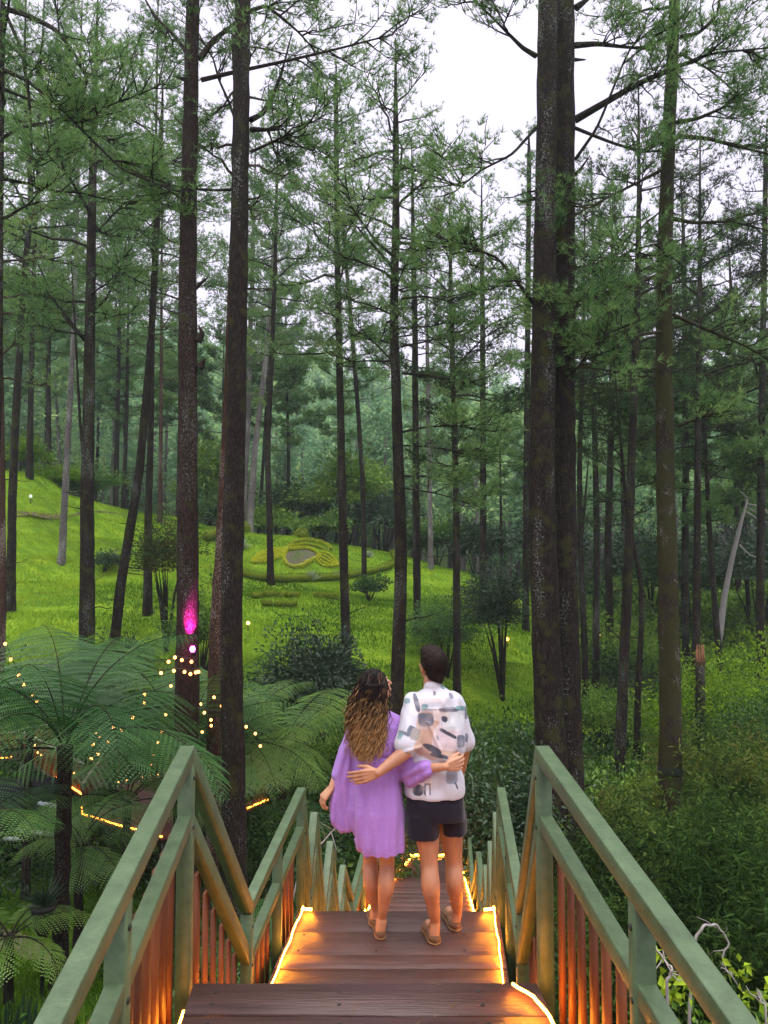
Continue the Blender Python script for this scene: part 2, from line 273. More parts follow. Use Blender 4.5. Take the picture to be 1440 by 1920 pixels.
# ---------------------------------------------------------------- far forest on the hill, reads as one mass
def far_forest():
    rng = np.random.default_rng(7); mb = MB(); tr = MB()
    n = 2000; y = 62+150*rng.random(n)**.9; x = rng.uniform(-.62, .62, n)*y*1.05+rng.normal(0, 3, n); z = gz(x, y)
    for i in range(n):
        d = y[i]; con = rng.random() < .55; h = rng.uniform(9, 17) if con else rng.uniform(6, 11); c = int(420 if d < 100 else 260)
        w = h*(.2 if con else .38); t = rng.random(c)
        if con: zz = h*(.32+.68*t); rr = w*np.sqrt(rng.random(c))*(1.15-t)
        else: zz = h*(.25+.75*t); rr = w*np.sqrt(rng.random(c))*np.sqrt(np.clip(1-(2*t-.9)**2, 0.05, 1))
        a = rng.uniform(0, 2*np.pi, c); q = np.stack([x[i]+rr*np.cos(a), y[i]+rr*np.sin(a), z[i]+zz], -1)
        q += .5*np.stack([vnoise(q, .8), vnoise(q+5, .8), vnoise(q+9, .8)], -1)
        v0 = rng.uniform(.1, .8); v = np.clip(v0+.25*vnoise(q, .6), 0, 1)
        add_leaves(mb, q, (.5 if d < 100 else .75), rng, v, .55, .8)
        tr.tube([(x[i], y[i], z[i]-1), (x[i]+rng.normal(0, .3), y[i], z[i]+h*.8)], [.22, .1], 4, cap=False)
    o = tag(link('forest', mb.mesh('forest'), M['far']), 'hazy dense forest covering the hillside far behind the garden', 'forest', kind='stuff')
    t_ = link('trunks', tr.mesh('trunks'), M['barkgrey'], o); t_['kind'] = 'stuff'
far_forest()
# ---------------------------------------------------------------- pines
def limb(lm, nd, s, az, elev, length, r0, rng, dens=1., nl=.2, nw=.02, droop=.5, subs=8, nn=9, v0=.5, bare=.3):
    """one limb: a bending bough, side shoots on its outer part, needle tufts along the shoots"""
    m = 7; t = np.linspace(0, 1, m); d = np.array([math.cos(az)*math.cos(elev), math.sin(az)*math.cos(elev), math.sin(elev)])
    sd = np.array([-math.sin(az), math.cos(az), 0]); bend = rng.normal(0, .16); pts = s+d*t[:, None]*length
    pts = pts+sd*(bend*t**2*length)[:, None]; pts[:, 2] += -droop*length*.35*t**2+droop*length*.28*t**4
    pts[1:] += rng.normal(0, .035*length/2.5, (m-1, 3)); lm.tube(pts, r0*(1-t*.82), 5, cap=False)
    if nd is None: return pts
    k = max(4, int(subs*dens*length/1.8)); tp = []; td = []
    for f in np.concatenate([rng.uniform(bare, 1, k), [1.]]):
        x = f*(m-1); i = min(int(x), m-2); q = pts[i]+(pts[i+1]-pts[i])*(x-i); ax = nrm(pts[i+1]-pts[i]); sg = rng.choice([-1, 1])
        dd = nrm(ax*rng.uniform(.3, 1.)+sd*sg*rng.uniform(.3, 1.1)*(f < .99)+np.array([0, 0, rng.uniform(-.15, .55)])+rng.normal(0, .15, 3))
        sl = rng.uniform(.35, .75)*(1.25-f*.55)*length*.42+.25; e = q+dd*sl; e[2] += rng.uniform(0, .25)*sl; mid = (q+e)/2+rng.normal(0, .06*sl, 3)
        lm.tube([q, mid, e], [r0*.3+.006, r0*.2+.004, .005], 3, cap=False)
        c = max(5, int(sl/.06)); u = rng.uniform(.25, 1.05, c)[:, None]; w = q*(1-u)**2+2*mid*u*(1-u)+e*u*u+rng.normal(0, .13*sl**.5, (c, 3))
        tp.append(w); td.append(nrm(dd+rng.normal(0, .5, (c, 3))+np.array([0, 0, .35])))
    tp = np.concatenate(tp); td = np.concatenate(td)
    add_needles(nd, tp, td, nn, nl, nw, .6, rng, np.clip(v0+rng.normal(0, .08, len(tp)), 0, 1))
    return pts
def at_h(path, z):
    path = np.asarray(path); return np.array([np.interp(z, path[:, 2], path[:, k]) for k in range(4)])
def crown(lm, nd, path, z0, z1, Lm, rng, step=.42, nl=.2, nw=.02, nn=9, dens=1., v0=.5, azr=None, prof='pine', droop=.5):
    z = z0; a = rng.uniform(0, 6.28)
    while z < z1:
        f = (z-z0)/(z1-z0); w = (.45+1.9*f if f < .3 else 1.02-(f-.3)*1.25); w = max(w, .12)
        s = at_h(path, z); a += 2.4+rng.normal(0, .5); az = a if azr is None else rng.uniform(*azr)
        L = Lm*w*rng.uniform(.65, 1.2)
        limb(lm, nd, s[:3]+0, az, rng.uniform(-.1, .35)+f*.5, L, min(.022+.0095*L, s[3]*.6), rng, dens, nl, nw, droop, nn=nn, v0=v0+rng.normal(0, .14))
        z += step*.95*rng.uniform(.5, 1.5)
def trunk_mesh(path, k, rng, flare=1.35, rough=.04):
    path = np.asarray(path, float); L = path[:, 2]; n = max(12, int((L[-1]-L[0])/.35)); z = np.linspace(L[0], L[-1], n)
    p = np.stack([np.interp(z, L, path[:, j]) for j in range(4)], 1)
    for j in (0, 1):                               # soften the bends
        q = np.convolve(np.pad(p[:, j], 3, 'edge'), np.ones(7)/7, 'valid'); p[:, j] = q
    p[:, 3] *= 1+(flare-1)*np.exp(-(z-z[0])/.7)
    mb = MB(); mb.tube(p[:, :3], p[:, 3], k, rough=rough, rng=rng); return mb, p
GP = 'pines growing in the valley'
def pine(px, d, wpx, top=24., cz=None, Lm=3.4, lab='', name='pine_tree', bk='bark', nd='needle', dens=1., step=.42, stubs=6, seed=0, base=True, limbs=(), azr=None, nn=9, nl=.16, nw=None, v0=.5, group=GP, c1=None):
    """px: list of (x, y) photo points up the trunk, at distance d; wpx (bottom, top) trunk width there"""
    rng = np.random.default_rng(seed+11); pts = [P(x, y, d) for x, y in px]; w0, w1 = wpx; n = len(pts)
    zs = np.array([p[2] for p in pts]); r = np.interp(zs, [zs[0], zs[-1]], [w0*d/F/2, w1*d/F/2])
    path = [(p[0], p[1], p[2], q) for p, q in zip(pts, r)]
    g = float(gz(pts[0][0], d))
    if base: path = [(pts[0][0], d, g-.3, r[0])]+[p for p in path if p[2] > g+.4]
    else: path = [(pts[0][0], d, g-.3, r[0]*1.08)]+[p for p in path if p[2] > g+.4]
    a = np.array(path[-1]); b = np.array(path[-2]); zt = g+top
    if zt > a[2]+.5:
        sl = np.clip((a-b)[:3]/max((a-b)[2], .1), -.12, .12)
        for f in (.5, 1.): h = (zt-a[2])*f; path.append((a[0]+sl[0]*h*.5, d+rng.normal(0, .2)*f, a[2]+h, max(a[3]*(1-.85*f), .02)))
    o = empty(name, (path[0][0], d, g), lab, 'pine tree', group); mb, pp = trunk_mesh(path, 14 if w0 > 30 else 8, rng)
    link('trunk', mb.mesh('trunk', True), M[bk], o); lm = MB(); ndl = MB()
    if nw is None: nw = max(.014, d/F*1.05)
    if cz is not None: crown(lm, ndl, pp, g+cz, min(zt, c1+g if c1 else zt), Lm, rng, step, nl, nw, nn, dens, v0, azr)
    for _ in range(stubs):
        z = rng.uniform(g+2, max(g+(cz or 10), g+3)); s = at_h(pp, z); sb = MB(); limb(sb, None, s[:3], rng.uniform(0, 6.28), rng.uniform(-.1, .5), rng.uniform(.3, 1.6), .025, rng); link('limb', sb.mesh('limb'), M[bk], o)
    for (pl, r0, nf) in limbs:                     # boughs read off the photo: pixel points with their distance
        q = np.array([P(x, y, dd) for x, y, dd in pl]); m = len(q); tt = np.linspace(0, m-1, m*4); q = np.stack([np.interp(tt, range(m), q[:, j]) for j in range(3)], 1)
        q[1:-1] = (q[:-2]+q[1:-1]*2+q[2:])/4; sb = MB(); sb.tube(q, np.linspace(r0, .012, len(q)), 6, cap=False); link('limb', sb.mesh('limb', True), M[bk], o)
        for _k in range(nf):
            i = rng.integers(len(q)//3, len(q)); dd = nrm(q[min(i+1, len(q)-1)]-q[i-1]); az = math.atan2(dd[1], dd[0])+rng.choice([-1, 1])*rng.uniform(.2, 1.2)
            limb(lm, ndl, q[min(i, len(q)-1)], az, rng.uniform(-.3, .5), rng.uniform(.5, 1.3), .018, rng, 1.6, nl, nw, .3, 6, nn, v0+rng.normal(0, .12), .15)
    if lm.n: link('branches', lm.mesh('branches'), M[bk], o)['kind'] = 'stuff'
    if ndl.n: link('crown', ndl.mesh('crown'), M[nd], o)
    return o
def pines():
    # ---- the big near trunks
    pine([(352, 1300), (352, 1000), (352, 700), (352, 450), (362, 0)], 14, (44, 25), 26, 19, 3, 'thick pine trunk left of the tallest near trunk, magenta lamp on its foot', stubs=3, seed=1, step=.6, bk='barkplain',
         limbs=[([(375, 110, 14), (400, 75, 14.2), (445, 40, 14.6), (480, -20, 15)], .07, 5), ([(378, 150, 14), (440, 135, 13.8), (520, 118, 13.5), (620, 95, 13.2), (735, 65, 13)], .045, 10),
                ([(358, 110, 14), (330, 70, 14.3), (290, 30, 14.6), (250, -40, 15)], .05, 6), ([(350, 150, 14), (325, 143, 14)], .05, 0), ([(374, 690, 14), (385, 672, 14)], .09, 0), ([(366, 540, 14), (378, 530, 14), (390, 520, 14)], .05, 0),
                ([(370, 640, 14), (380, 625, 14), (372, 610, 14)], .09, 0)])
    pine([(441, 1600), (432, 1200), (440, 900), (448, 500), (455, 0)], 13.2, (44, 30), 27, 19, 3, 'tallest near pine trunk with pale lichen specks, in front of the round deck', stubs=3, seed=2, step=.6, bk='bark',
         limbs=[([(470, 225, 13.2), (490, 215, 13.4), (510, 185, 13.6), (530, 130, 13.9), (548, 60, 14)], .06, 4), ([(470, 243, 13.2), (495, 243, 13.3), (520, 243, 13.4), (560, 200, 13.6)], .05, 7), ([(470, 20, 13.2), (500, 10, 13.3), (560, 60, 13.5), (590, 95, 13.6)], .04, 8),
                ([(445, 100, 13.2), (436, 60, 13.5), (440, 170, 13.5), (441, 200, 13.6)], .05, 1), ([(470, 285, 13.2), (520, 262, 13), (570, 240, 12.8)], .03, 6), ([(440, 355, 13.2), (400, 357, 13.5), (330, 350, 14), (270, 330, 14.4)], .03, 10)])
    pine([(402, 1250), (412, 1080), (424, 850), (430, 700)], 15.5, (27, 18), 22, 15, 2.6, 'reddish pine trunk half hidden behind the tallest near trunk', bk='barkred', stubs=1, seed=3)
    pine([(1040, 1560), (1026, 1250), (1015, 900), (1022, 500), (1027, 0)], 13.6, (58, 35), 27, 18.5, 3, 'left stem of the twin pine rising behind the right railing', stubs=2, seed=4, bk='bark', step=.6,
         limbs=[([(1005, 105, 13.6), (980, 90, 13.4), (945, 55, 13.1), (880, -10, 12.8)], .05, 8), ([(1003, 372, 13.6), (985, 378, 13.6), (970, 376, 13.6)], .04, 0), ([(1003, 572, 13.6), (975, 535, 13.2), (930, 480, 12.8), (840, 455, 12.3)], .045, 12), ([(1005, 240, 13.6), (960, 290, 13.3), (900, 320, 13), (840, 370, 12.7)], .03, 10)])
    pine([(1068, 1560), (1060, 1250), (1055, 900), (1057, 500), (1060, 0)], 14.0, (58, 34), 27, 18.5, 3, 'right stem of the twin pine, greyer than its neighbour, behind the right railing', stubs=2, seed=5, bk='bark', step=.6,
         limbs=[([(1078, 225, 14), (1130, 195, 13.8), (1200, 155, 13.5), (1260, 130, 13.3), (1330, 100, 13.1), (1440, 90, 12.8)], .075, 14), ([(1078, 85, 14), (1120, 82, 13.8), (1170, 88, 13.5), (1245, 95, 13.2)], .06, 8), ([(1075, 330, 14), (1090, 315, 14), (1106, 292, 14)], .04, 0),
                ([(1080, 15, 14), (1100, 0, 14), (1140, -40, 14)], .07, 3), ([(1075, 112, 14), (1098, 112, 14)], .04, 0), ([(1078, 300, 14), (1120, 240, 13.7), (1180, 90, 13.4), (1240, 40, 13)], .035, 8), ([(1078, 240, 14), (1140, 265, 13.8), (1200, 285, 13.6), (1240, 283, 13.4)], .035, 6),
                ([(1072, 700, 13.8), (1085, 688, 13.6), (1110, 650, 13.2)], .035, 4), ([(1060, 560, 14), (1110, 520, 13.6), (1180, 470, 13.2), (1240, 455, 12.9)], .035, 7)])
    pine([(1255, 1590), (1258, 1400), (1253, 1100), (1245, 800), (1245, 500), (1256, 200), (1266, 0)], 14.5, (43, 21), 25, 17, 3.2, 'mossy pine trunk with a black band, tallest right of the twin pine', bk='barkmoss', stubs=3, seed=6, step=.6,
         limbs=[([(1268, 230, 14.5), (1310, 222, 14.3), (1360, 200, 14), (1385, 170, 13.8)], .05, 7), ([(1268, 255, 14.5), (1330, 260, 14.4), (1380, 275, 14.2), (1450, 290, 14)], .05, 5), ([(1262, 410, 14.5), (1300, 418, 14.4), (1370, 415, 14.2), (1440, 432, 14)], .045, 6),
                ([(1235, 515, 14.5), (1170, 540, 14), (1120, 560, 13.6), (1070, 580, 13.2)], .04, 12), ([(1238, 320, 14.5), (1200, 340, 14.2), (1140, 370, 13.8), (1075, 405, 13.4)], .04, 9), ([(1275, 70, 14.5), (1310, 62, 14.3), (1345, 30, 14), (1350, -20, 14)], .05, 6),
                ([(1275, 100, 14.5), (1330, 130, 14.6), (1400, 190, 14.8)], .03, 10), ([(1240, 470, 14.5), (1180, 490, 14.1), (1110, 488, 13.9)], .035, 6), ([(1250, 620, 14.5), (1190, 630, 13.9), (1130, 640, 13.5), (1100, 700, 13.3)], .035, 12),
                ([(1270, 800, 14.5), (1320, 780, 14.2), (1370, 770, 14)], .03, 4), ([(1262, 590, 14.5), (1330, 620, 14.8), (1400, 650, 15), (1450, 680, 15)], .04, 12)])
    # black band round the mossy trunk
    # ---- middle-distance trunks, left to right
    pine([(4, 1150), (3, 900), (2, 760), (-2, 500)], 24, (16, 9), 20, 12, 3.2, 'reddish pine trunk cut by the left border of the view', bk='barkred', seed=7)
    pine([(-2, 700), (0, 400), (5, 0)], 14, (14, 10), 22, 13, 3.4, 'dark pine whose long boughs enter from the upper left corner', seed=8, base=False, stubs=0,
         limbs=[([(5, 15, 14), (50, 28, 13.7), (105, 55, 13.5), (140, 100, 13.3), (165, 150, 13.2), (150, 195, 13.1)], .06, 12), ([(5, 130, 14), (50, 150, 13.8), (100, 190, 13.6), (170, 260, 13.4), (230, 320, 13.2), (330, 358, 13)], .045, 16), ([(8, 20, 14), (40, 90, 13.7), (55, 180, 13.5), (60, 290, 13.4), (66, 355, 13.3)], .04, 8)])
    pine([(20, 1140), (24, 900), (34, 700), (48, 480), (60, 390), (50, 240)], 31, (18, 9), 28, 12.5, 3.9, 'dark leaning pine at the far left of the lawn', seed=9, dens=1.1)
    pine([(55, 895), (61, 600), (66, 450)], 40, (13, 7), 31, 9, 3.8, 'slim pine standing alone on the upper left lawn edge', seed=10, nn=7)
    pine([(115, 1055), (126, 850), (137, 650), (143, 480)], 36, (14, 8), 31, 12, 3.8, 'greyish bent pine with flared foot on the left lawn', seed=11, nn=8, bk='barkgrey')
    pine([(163, 1195), (164, 900), (168, 650), (172, 400), (176, 250)], 24, (30, 14), 26, 14, 4.2, 'stout forked pine with spreading boughs left of the leaning one', seed=12, dens=1.1,
         limbs=[([(160, 640, 24), (130, 600, 24), (60, 510, 24.5), (0, 455, 25)], .06, 6), ([(160, 640, 24), (115, 590, 23.6), (60, 470, 23)], .05, 6), ([(178, 580, 24), (200, 560, 24), (240, 470, 24), (310, 390, 24)], .05, 9), ([(160, 900, 23.8), (150, 790, 23.7), (140, 600, 23.7), (133, 480, 23.7)], .06, 1)])
    pine([(207, 1290), (225, 1100), (260, 900), (283, 650), (293, 450), (301, 260)], 25.5, (21, 10), 23, 16.5, 2.6, 'slanting dark pine between the forked pine and the near trunks', seed=13, dens=.8, stubs=12)
    pine([(277, 1150), (278, 950), (282, 850), (286, 600)], 31, (17, 9), 29, 12, 3.4, 'pine with ivy at its foot behind the slanting one', seed=14)
    pine([(300, 968), (302, 760), (303, 560)], 45, (9, 5), 31, 8, 3.6, 'thin reddish pine just left of the magenta-lit trunk, farther off', bk='barkred', seed=15, nn=7)
    pine([(218, 890), (222, 700), (225, 560)], 55, (10, 6), 31, 7, 3.8, 'faint pine far behind the left lawn, left one of a close pair', seed=16, nn=7, base=False)
    pine([(232, 930), (238, 760), (240, 600)], 50, (9, 5), 31, 9, 3.6, 'faint pine far behind the left lawn, right one of a close pair', seed=17, nn=7)
    pine([(468, 985), (478, 840), (497, 690), (508, 560)], 52, (14, 8), 29, 9, 3.8, 'leaning pale pine at the back edge behind the hedge terrace', bk='barkgrey', seed=18, nn=7)
    pine([(455, 960), (465, 800), (470, 600), (474, 480)], 54, (12, 8), 31, 12, 3.8, 'straight pale pine close beside the tallest near trunk, far back', bk='barkgrey', seed=19, nn=7)
    pine([(508, 1100), (505, 950), (501, 850), (511, 640), (516, 500)], 38, (13, 8), 27, 11.5, 3.4, 'slim pine with a slight bend rising before the left wing of the hedge figure', seed=20)
    pine([(650, 1245), (643, 1000), (637, 700), (632, 450), (630, 200)], 28, (18, 9), 25, 12.5, 3.7, 'straight pine between the hedge figure and the dark round bush', seed=21, stubs=9)
    pine([(684, 1108), (680, 900), (670, 750), (655, 560), (645, 450)], 42, (10, 7), 22, 11, 3.2, 'thin curving pine right of the hedge figure, small bush at its foot', seed=22)
    pine([(742, 1350), (753, 1050), (745, 800), (738, 600), (743, 400), (742, 250)], 21, (27, 12), 22.5, 13, 3.4, 'forked dark pine rising behind the woman with whorls of bare boughs', seed=23, stubs=4, dens=1.,
         limbs=[([(735, 500, 21), (700, 460, 20.7), (660, 415, 20.4), (600, 370, 20)], .05, 9), ([(750, 490, 21), (775, 455, 21), (800, 420, 21)], .04, 7), ([(752, 560, 21), (800, 555, 20.7), (860, 570, 20.4)], .035, 8), ([(735, 590, 21), (690, 570, 20.7), (640, 560, 20.4)], .03, 6),
                ([(755, 700, 21), (810, 705, 20.6), (880, 720, 20.2)], .04, 9), ([(755, 810, 21), (800, 800, 20.6), (860, 798, 20.2), (930, 810, 20)], .04, 10), ([(755, 835, 21), (810, 838, 20.6), (890, 855, 20.2)], .03, 9), ([(757, 893, 21), (800, 893, 20.6), (850, 895, 20.2)], .045, 4), ([(757, 915, 21), (820, 925, 20.6), (900, 950, 20.2)], .03, 7),
                ([(752, 650, 21), (800, 640, 20.6), (850, 625, 20.2)], .035, 8), ([(738, 680, 21), (700, 640, 20.7), (670, 620, 20.4)], .03, 5)])
    pine([(783, 1190), (780, 950), (778, 600), (775, 480)], 32, (15, 10), 22, 11, 3.3, 'pine with widely flared roots behind the forked dark pine', seed=24)
    pine([(857, 1295), (855, 900), (848, 650), (845, 540)], 28, (15, 9), 20, 9.5, 3.3, 'dark pine rising just right of the man’s head', seed=25, nd='needled', dens=1.15)
    pine([(905, 1162), (906, 900), (905, 620), (904, 500)], 36, (14, 9), 22, 10, 3.3, 'pine with thick low greenery right of the lawn centre', seed=26)
    pine([(808, 1058), (806, 930), (803, 780), (801, 640)], 48, (10, 7), 23, 8.5, 3.3, 'thin pale pine at the back of the lawn between two darker trunks', bk='barkgrey', seed=27, nn=7)
    pine([(985, 1185), (987, 900), (989, 650), (991, 420), (992, 300)], 36, (13, 9), 25, 13.5, 2.6, 'slim straight pine just left of the twin pine', seed=28, dens=.8)
    pine([(1096, 1350), (1098, 1250), (1089, 1050), (1086, 880), (1092, 700)], 30, (14, 8), 22, 12, 3.4, 'curved forked pine just right of the twin pine', seed=29, limbs=[([(1091, 1000, 30), (1098, 930, 30), (1104, 850, 30)], .09, 2)])
    pine([(1117, 1310), (1119, 1000), (1113, 700), (1112, 560)], 33, (14, 9), 24, 12, 3.3, 'straight dark pine with a small garden light at its foot', seed=30)
    pine([(1143, 1190), (1140, 1000), (1146, 800), (1148, 640)], 37, (16, 10), 24, 10, 3.4, 'broad shaded pine at the end of the lawn on the right', seed=31)
    pine([(1160, 1462), (1170, 1250), (1180, 1000), (1187, 780), (1197, 500)], 23, (22, 12), 23, 12.5, 3.4, 'lichen-grey pine leaning right in the undergrowth left of the mossy trunk', seed=32, nd='needled', limbs=[([(1180, 700, 23), (1140, 600, 22.6), (1110, 560, 22.2)], .04, 14), ([(1182, 800, 23), (1150, 760, 22.7), (1120, 700, 22.4)], .04, 14), ([(1186, 720, 23), (1220, 690, 23.2), (1250, 640, 23.4)], .04, 10)])
    pine([(1192, 1478), (1197, 1250), (1207, 1130), (1196, 1040), (1180, 1010)], 24, (15, 8), 16.5, 8.5, 3., 'crooked slim pine just left of the mossy trunk', seed=33, nd='needled')
    pine([(1300, 1460), (1306, 1150), (1308, 900), (1310, 700), (1312, 560)], 26, (18, 10), 23, 11, 3.6, 'dark pine behind the snapped stump', seed=34, nd='needled', dens=1.1)
    pine([(1284, 1120), (1286, 900), (1284, 640), (1282, 500)], 34, (15, 10), 24, 11, 3.5, 'straight dusky pine right behind the mossy trunk', seed=35)
    pine([(1425, 1150), (1428, 800), (1432, 560), (1436, 300)], 30, (16, 9), 24, 9, 3.8, 'pine with broad dark sprays at the right border of the view', seed=36, nd='needled', dens=1.15)
    pine([(1382, 1010), (1380, 800), (1372, 600)], 44, (12, 8), 24, 9, 3.8, 'tall pine far back above the pale dead tree', seed=37, nn=8)
    # ---- more of the wood behind, copied from three grown trees
    rng = np.random.default_rng(99); protos = []
    for k in range(4):
        path = [(0, 0, 0, .2), (.2*k-.3, 0, 9, .15), (.1, .1, 17, .09), (0, 0, 23, .02)]; r = np.random.default_rng(400+k); mb, pp = trunk_mesh(path, 6, r); lm = MB(); nd_ = MB()
        crown(lm, nd_, pp, [9, 11, 8, 12][k], 23, 3.7, r, .4, .3, .07, 6, 1, .45)
        protos.append((mb.mesh('trunk', True), lm.mesh('branches'), nd_.mesh('crown')))
    spots = []
    for px in list(range(-40, 1500, 74)):
        spots.append((px+rng.normal(0, 14), rng.uniform(56, 72)))
    for px, d in ((1350, 30), (1240, 40), (1060, 46), (1400, 38), (940, 52), (1170, 50), (330, 60), (90, 52)): spots.append((px, d))
    for i, (px, d) in enumerate(spots):
        if 880 < px < 985 and rng.random() < .6: continue
        if 1020 < px < 1400 and d > 54 and rng.random() < .6: continue
        x = (px-720)/F*d; g = float(gz(x, d)); t = protos[i % 4]; s = rng.uniform(.8, 1.1)*(.72 if 540 < px < 1000 or px > 1340 else 1)
        o = empty('pine_tree', (x, d, g-.2), 'one of the many alike slim pines standing in the wood behind the garden', 'pine tree', 'pines of the wood behind the garden')
        o.scale = (s, s, s); o.rotation_euler = (rng.normal(0, .02), rng.normal(0, .03), rng.uniform(0, 6.28))
        for nm, me, mm in zip(('trunk', 'branches', 'crown'), t, ('bark', 'bark', 'needle')): link(nm, me, M[mm], o, True)
pines()
# ---------------------------------------------------------------- ferns
def frond(mb, sm, base, az, elev, length, rng, droop=1., pin=26, wid=.3, v0=.5, r=.014, sub=True):
    n = 16; t = np.linspace(0, 1, n); e = elev-droop*1.35*t**1.3; dx = np.cumsum(np.cos(e))/n*length; dz = np.cumsum(np.sin(e))/n*length
    h = np.array([math.cos(az), math.sin(az), 0]); sd = np.array([-math.sin(az), math.cos(az), 0]); sw = rng.normal(0, .12)
    pts = base+h*dx[:, None]+sd*(sw*t**2*length)[:, None]; pts[:, 2] += dz; sm.tube(pts, r*(1-t*.85), 4, cap=False)
    tg = nrm(np.gradient(pts, axis=0)); V = []; vr = []
    u = np.linspace(.16, .995, pin); px = np.stack([np.interp(u, t, pts[:, k]) for k in range(3)], 1); pt = nrm(np.stack([np.interp(u, t, tg[:, k]) for k in range(3)], 1))
    for sg in (-1, 1):
        for i in range(pin):
            f = u[i]; L = wid*length*math.sin(math.pi*min(1, (f*.93+.09)))**.75*rng.uniform(.9, 1.08)
            if L < .02: continue
            a = pt[i]; s_ = nrm(sd*sg+a*.42+np.array([0, 0, -.12-rng.uniform(0, .15)])); up = nrm(np.cross(a, s_))*(1 if sg < 0 else -1)
            if up[2] < 0: up = -up
            m = max(5, int(L/.03)); q = np.linspace(.04, 1, m)[:, None]; c = px[i]+s_*L*q-np.array([0, 0, 1])*(L*.22*q**2); ax = nrm(np.cross(up, s_))
            w = (np.sin(np.pi*(q*.8+.14))**.6)*min(L*.1, length/pin*.4)+.004
            for g in (-1, 1):                      # pinnules: narrow triangles either side of the pinna
                b = c; tip = c+ax*g*w+s_*w*.35; ww = s_*(L/m*.42)
                V.append(np.stack([b-ww, b+ww, tip], 1).reshape(-1, 3)); vr.append(np.full(m*3, np.clip(v0+rng.normal(0, .13)+.15*(f-.5), 0, 1)))
    V = np.concatenate(V); mb.add(V, T=np.arange(len(V)).reshape(-1, 3), var=np.concatenate(vr))
def tree_fern(loc, crown_h, n, length, rng_seed, lab, r=.11, v0=.45, elev=(.5, 1.15), lean=(0, 0), mt='fern', droop=1., name='tree_fern', azs=None, group='tree ferns beside the round deck', pin=30, vj=.12):
    rng = np.random.default_rng(rng_seed); x, y = loc; g = float(gz(x, y)); o = empty(name, (x, y, g), lab, 'tree fern' if name == 'tree_fern' else 'fern', group)
    top = np.array([x+lean[0], y+lean[1], g+crown_h]); lf = MB(); sm = MB()
    if crown_h > .4:
        tb = MB(); z = np.linspace(g-.2, top[2]+.05, 22); p = np.stack([np.interp(z, [g, top[2]], [x, top[0]]), np.interp(z, [g, top[2]], [y, top[1]]), z], 1)
        tb.tube(p, r*(1+.35*np.exp(-(z-g)/.5)), 14, rough=.09, rng=rng); link('trunk', tb.mesh('trunk', True), M['fernbark'], o)
    for k in range(n):
        az = (2.4*k+rng.normal(0, .2)) if azs is None else azs[k % len(azs)]+rng.normal(0, .1)
        frond(lf, sm, top, az, rng.uniform(*elev), length*rng.uniform(.75, 1.1), rng, droop*rng.uniform(.75, 1.15), pin, .27, v0+rng.normal(0, vj))
    link('stem', sm.mesh('stem', True), M['fernbark'], o); link('frond', lf.mesh('frond'), M[mt], o)
    return o
def ferns():
    q = P(122, 1405, 11.0); g = float(gz(q[0], 11.0)); tree_fern((q[0], 11.0), q[2]-g, 20, 3.0, 1, 'nearest dark-trunked tree fern with wide arching fronds at the left', r=.105, v0=.3, elev=(.1, 1.35), droop=1.05)
    q = P(350, 1440, 15.5); g = float(gz(q[0], 15.5)); tree_fern((q[0], 15.5), q[2]-g, 17, 3.4, 2, 'tree fern behind the peak of the left railing, long black stems spread fanwise', r=.1, v0=.42, elev=(.35, 1.4), droop=1.)
    q = P(40, 1545, 9.5); g = float(gz(q[0], 9.5)); tree_fern((q[0]-.6, 9.6), q[2]-g, 9, 1.3, 3, 'small tree fern low at the left border under the big one', r=.06, v0=.5, elev=(.2, .9))
    q = P(20, 1700, 10.2); tree_fern((q[0], 10.2), .9, 9, 1.15, 4, 'pale yellow-green low fern beside the brick path', r=.05, v0=.9, elev=(.1, .7), vj=.05)
    q = P(215, 1260, 19); tree_fern((q[0], 19), 4.6, 13, 2.9, 5, 'light green tree fern standing highest, above the round deck', r=.09, v0=.62, elev=(.3, 1.2))
    q = P(530, 1330, 19); tree_fern((q[0], 19), 3.2, 13, 3.2, 6, 'tree fern with yellowish feathery fronds right of the tallest near trunk', r=.09, v0=.8, elev=(.2, 1.))
    q = P(600, 1440, 17); tree_fern((q[0], 17), 1.8, 11, 2.4, 7, 'dark low tree fern left of the woman beyond the railing', r=.08, v0=.35, elev=(.2, 1.))
    q = P(500, 1640, 11); tree_fern((q[0], 11), .7, 9, 1.6, 8, 'low fern seen through the second peak of the left railing', r=.05, v0=.5, elev=(.2, .9))
    q = P(60, 1230, 17); tree_fern((q[0], 17), 4.5, 13, 2.8, 9, 'tree fern at the left border with bulbs strung before it', r=.09, v0=.45, elev=(.2, 1.1))
def more_ferns():
    q = P(238, 1505, 14); g = float(gz(q[0], 14)); tree_fern((q[0], 14), q[2]-g, 13, 2.1, 21, 'tree fern standing before the front edge of the round deck', r=.08, v0=.5, elev=(.1, 1.3))
    q = P(150, 1580, 12.5); g = float(gz(q[0], 12.5)); tree_fern((q[0], 12.5), q[2]-g, 11, 1.6, 22, 'small tree fern low behind the nearest dark fern trunk', r=.07, v0=.6, elev=(.1, 1.2))
    q = P(455, 1395, 17.5); g = float(gz(q[0], 17.5)); tree_fern((q[0], 17.5), q[2]-g, 13, 2.6, 23, 'tree fern leaning over the round deck behind the tallest near trunk', r=.08, v0=.75, elev=(.1, 1.3))
ferns(); more_ferns()
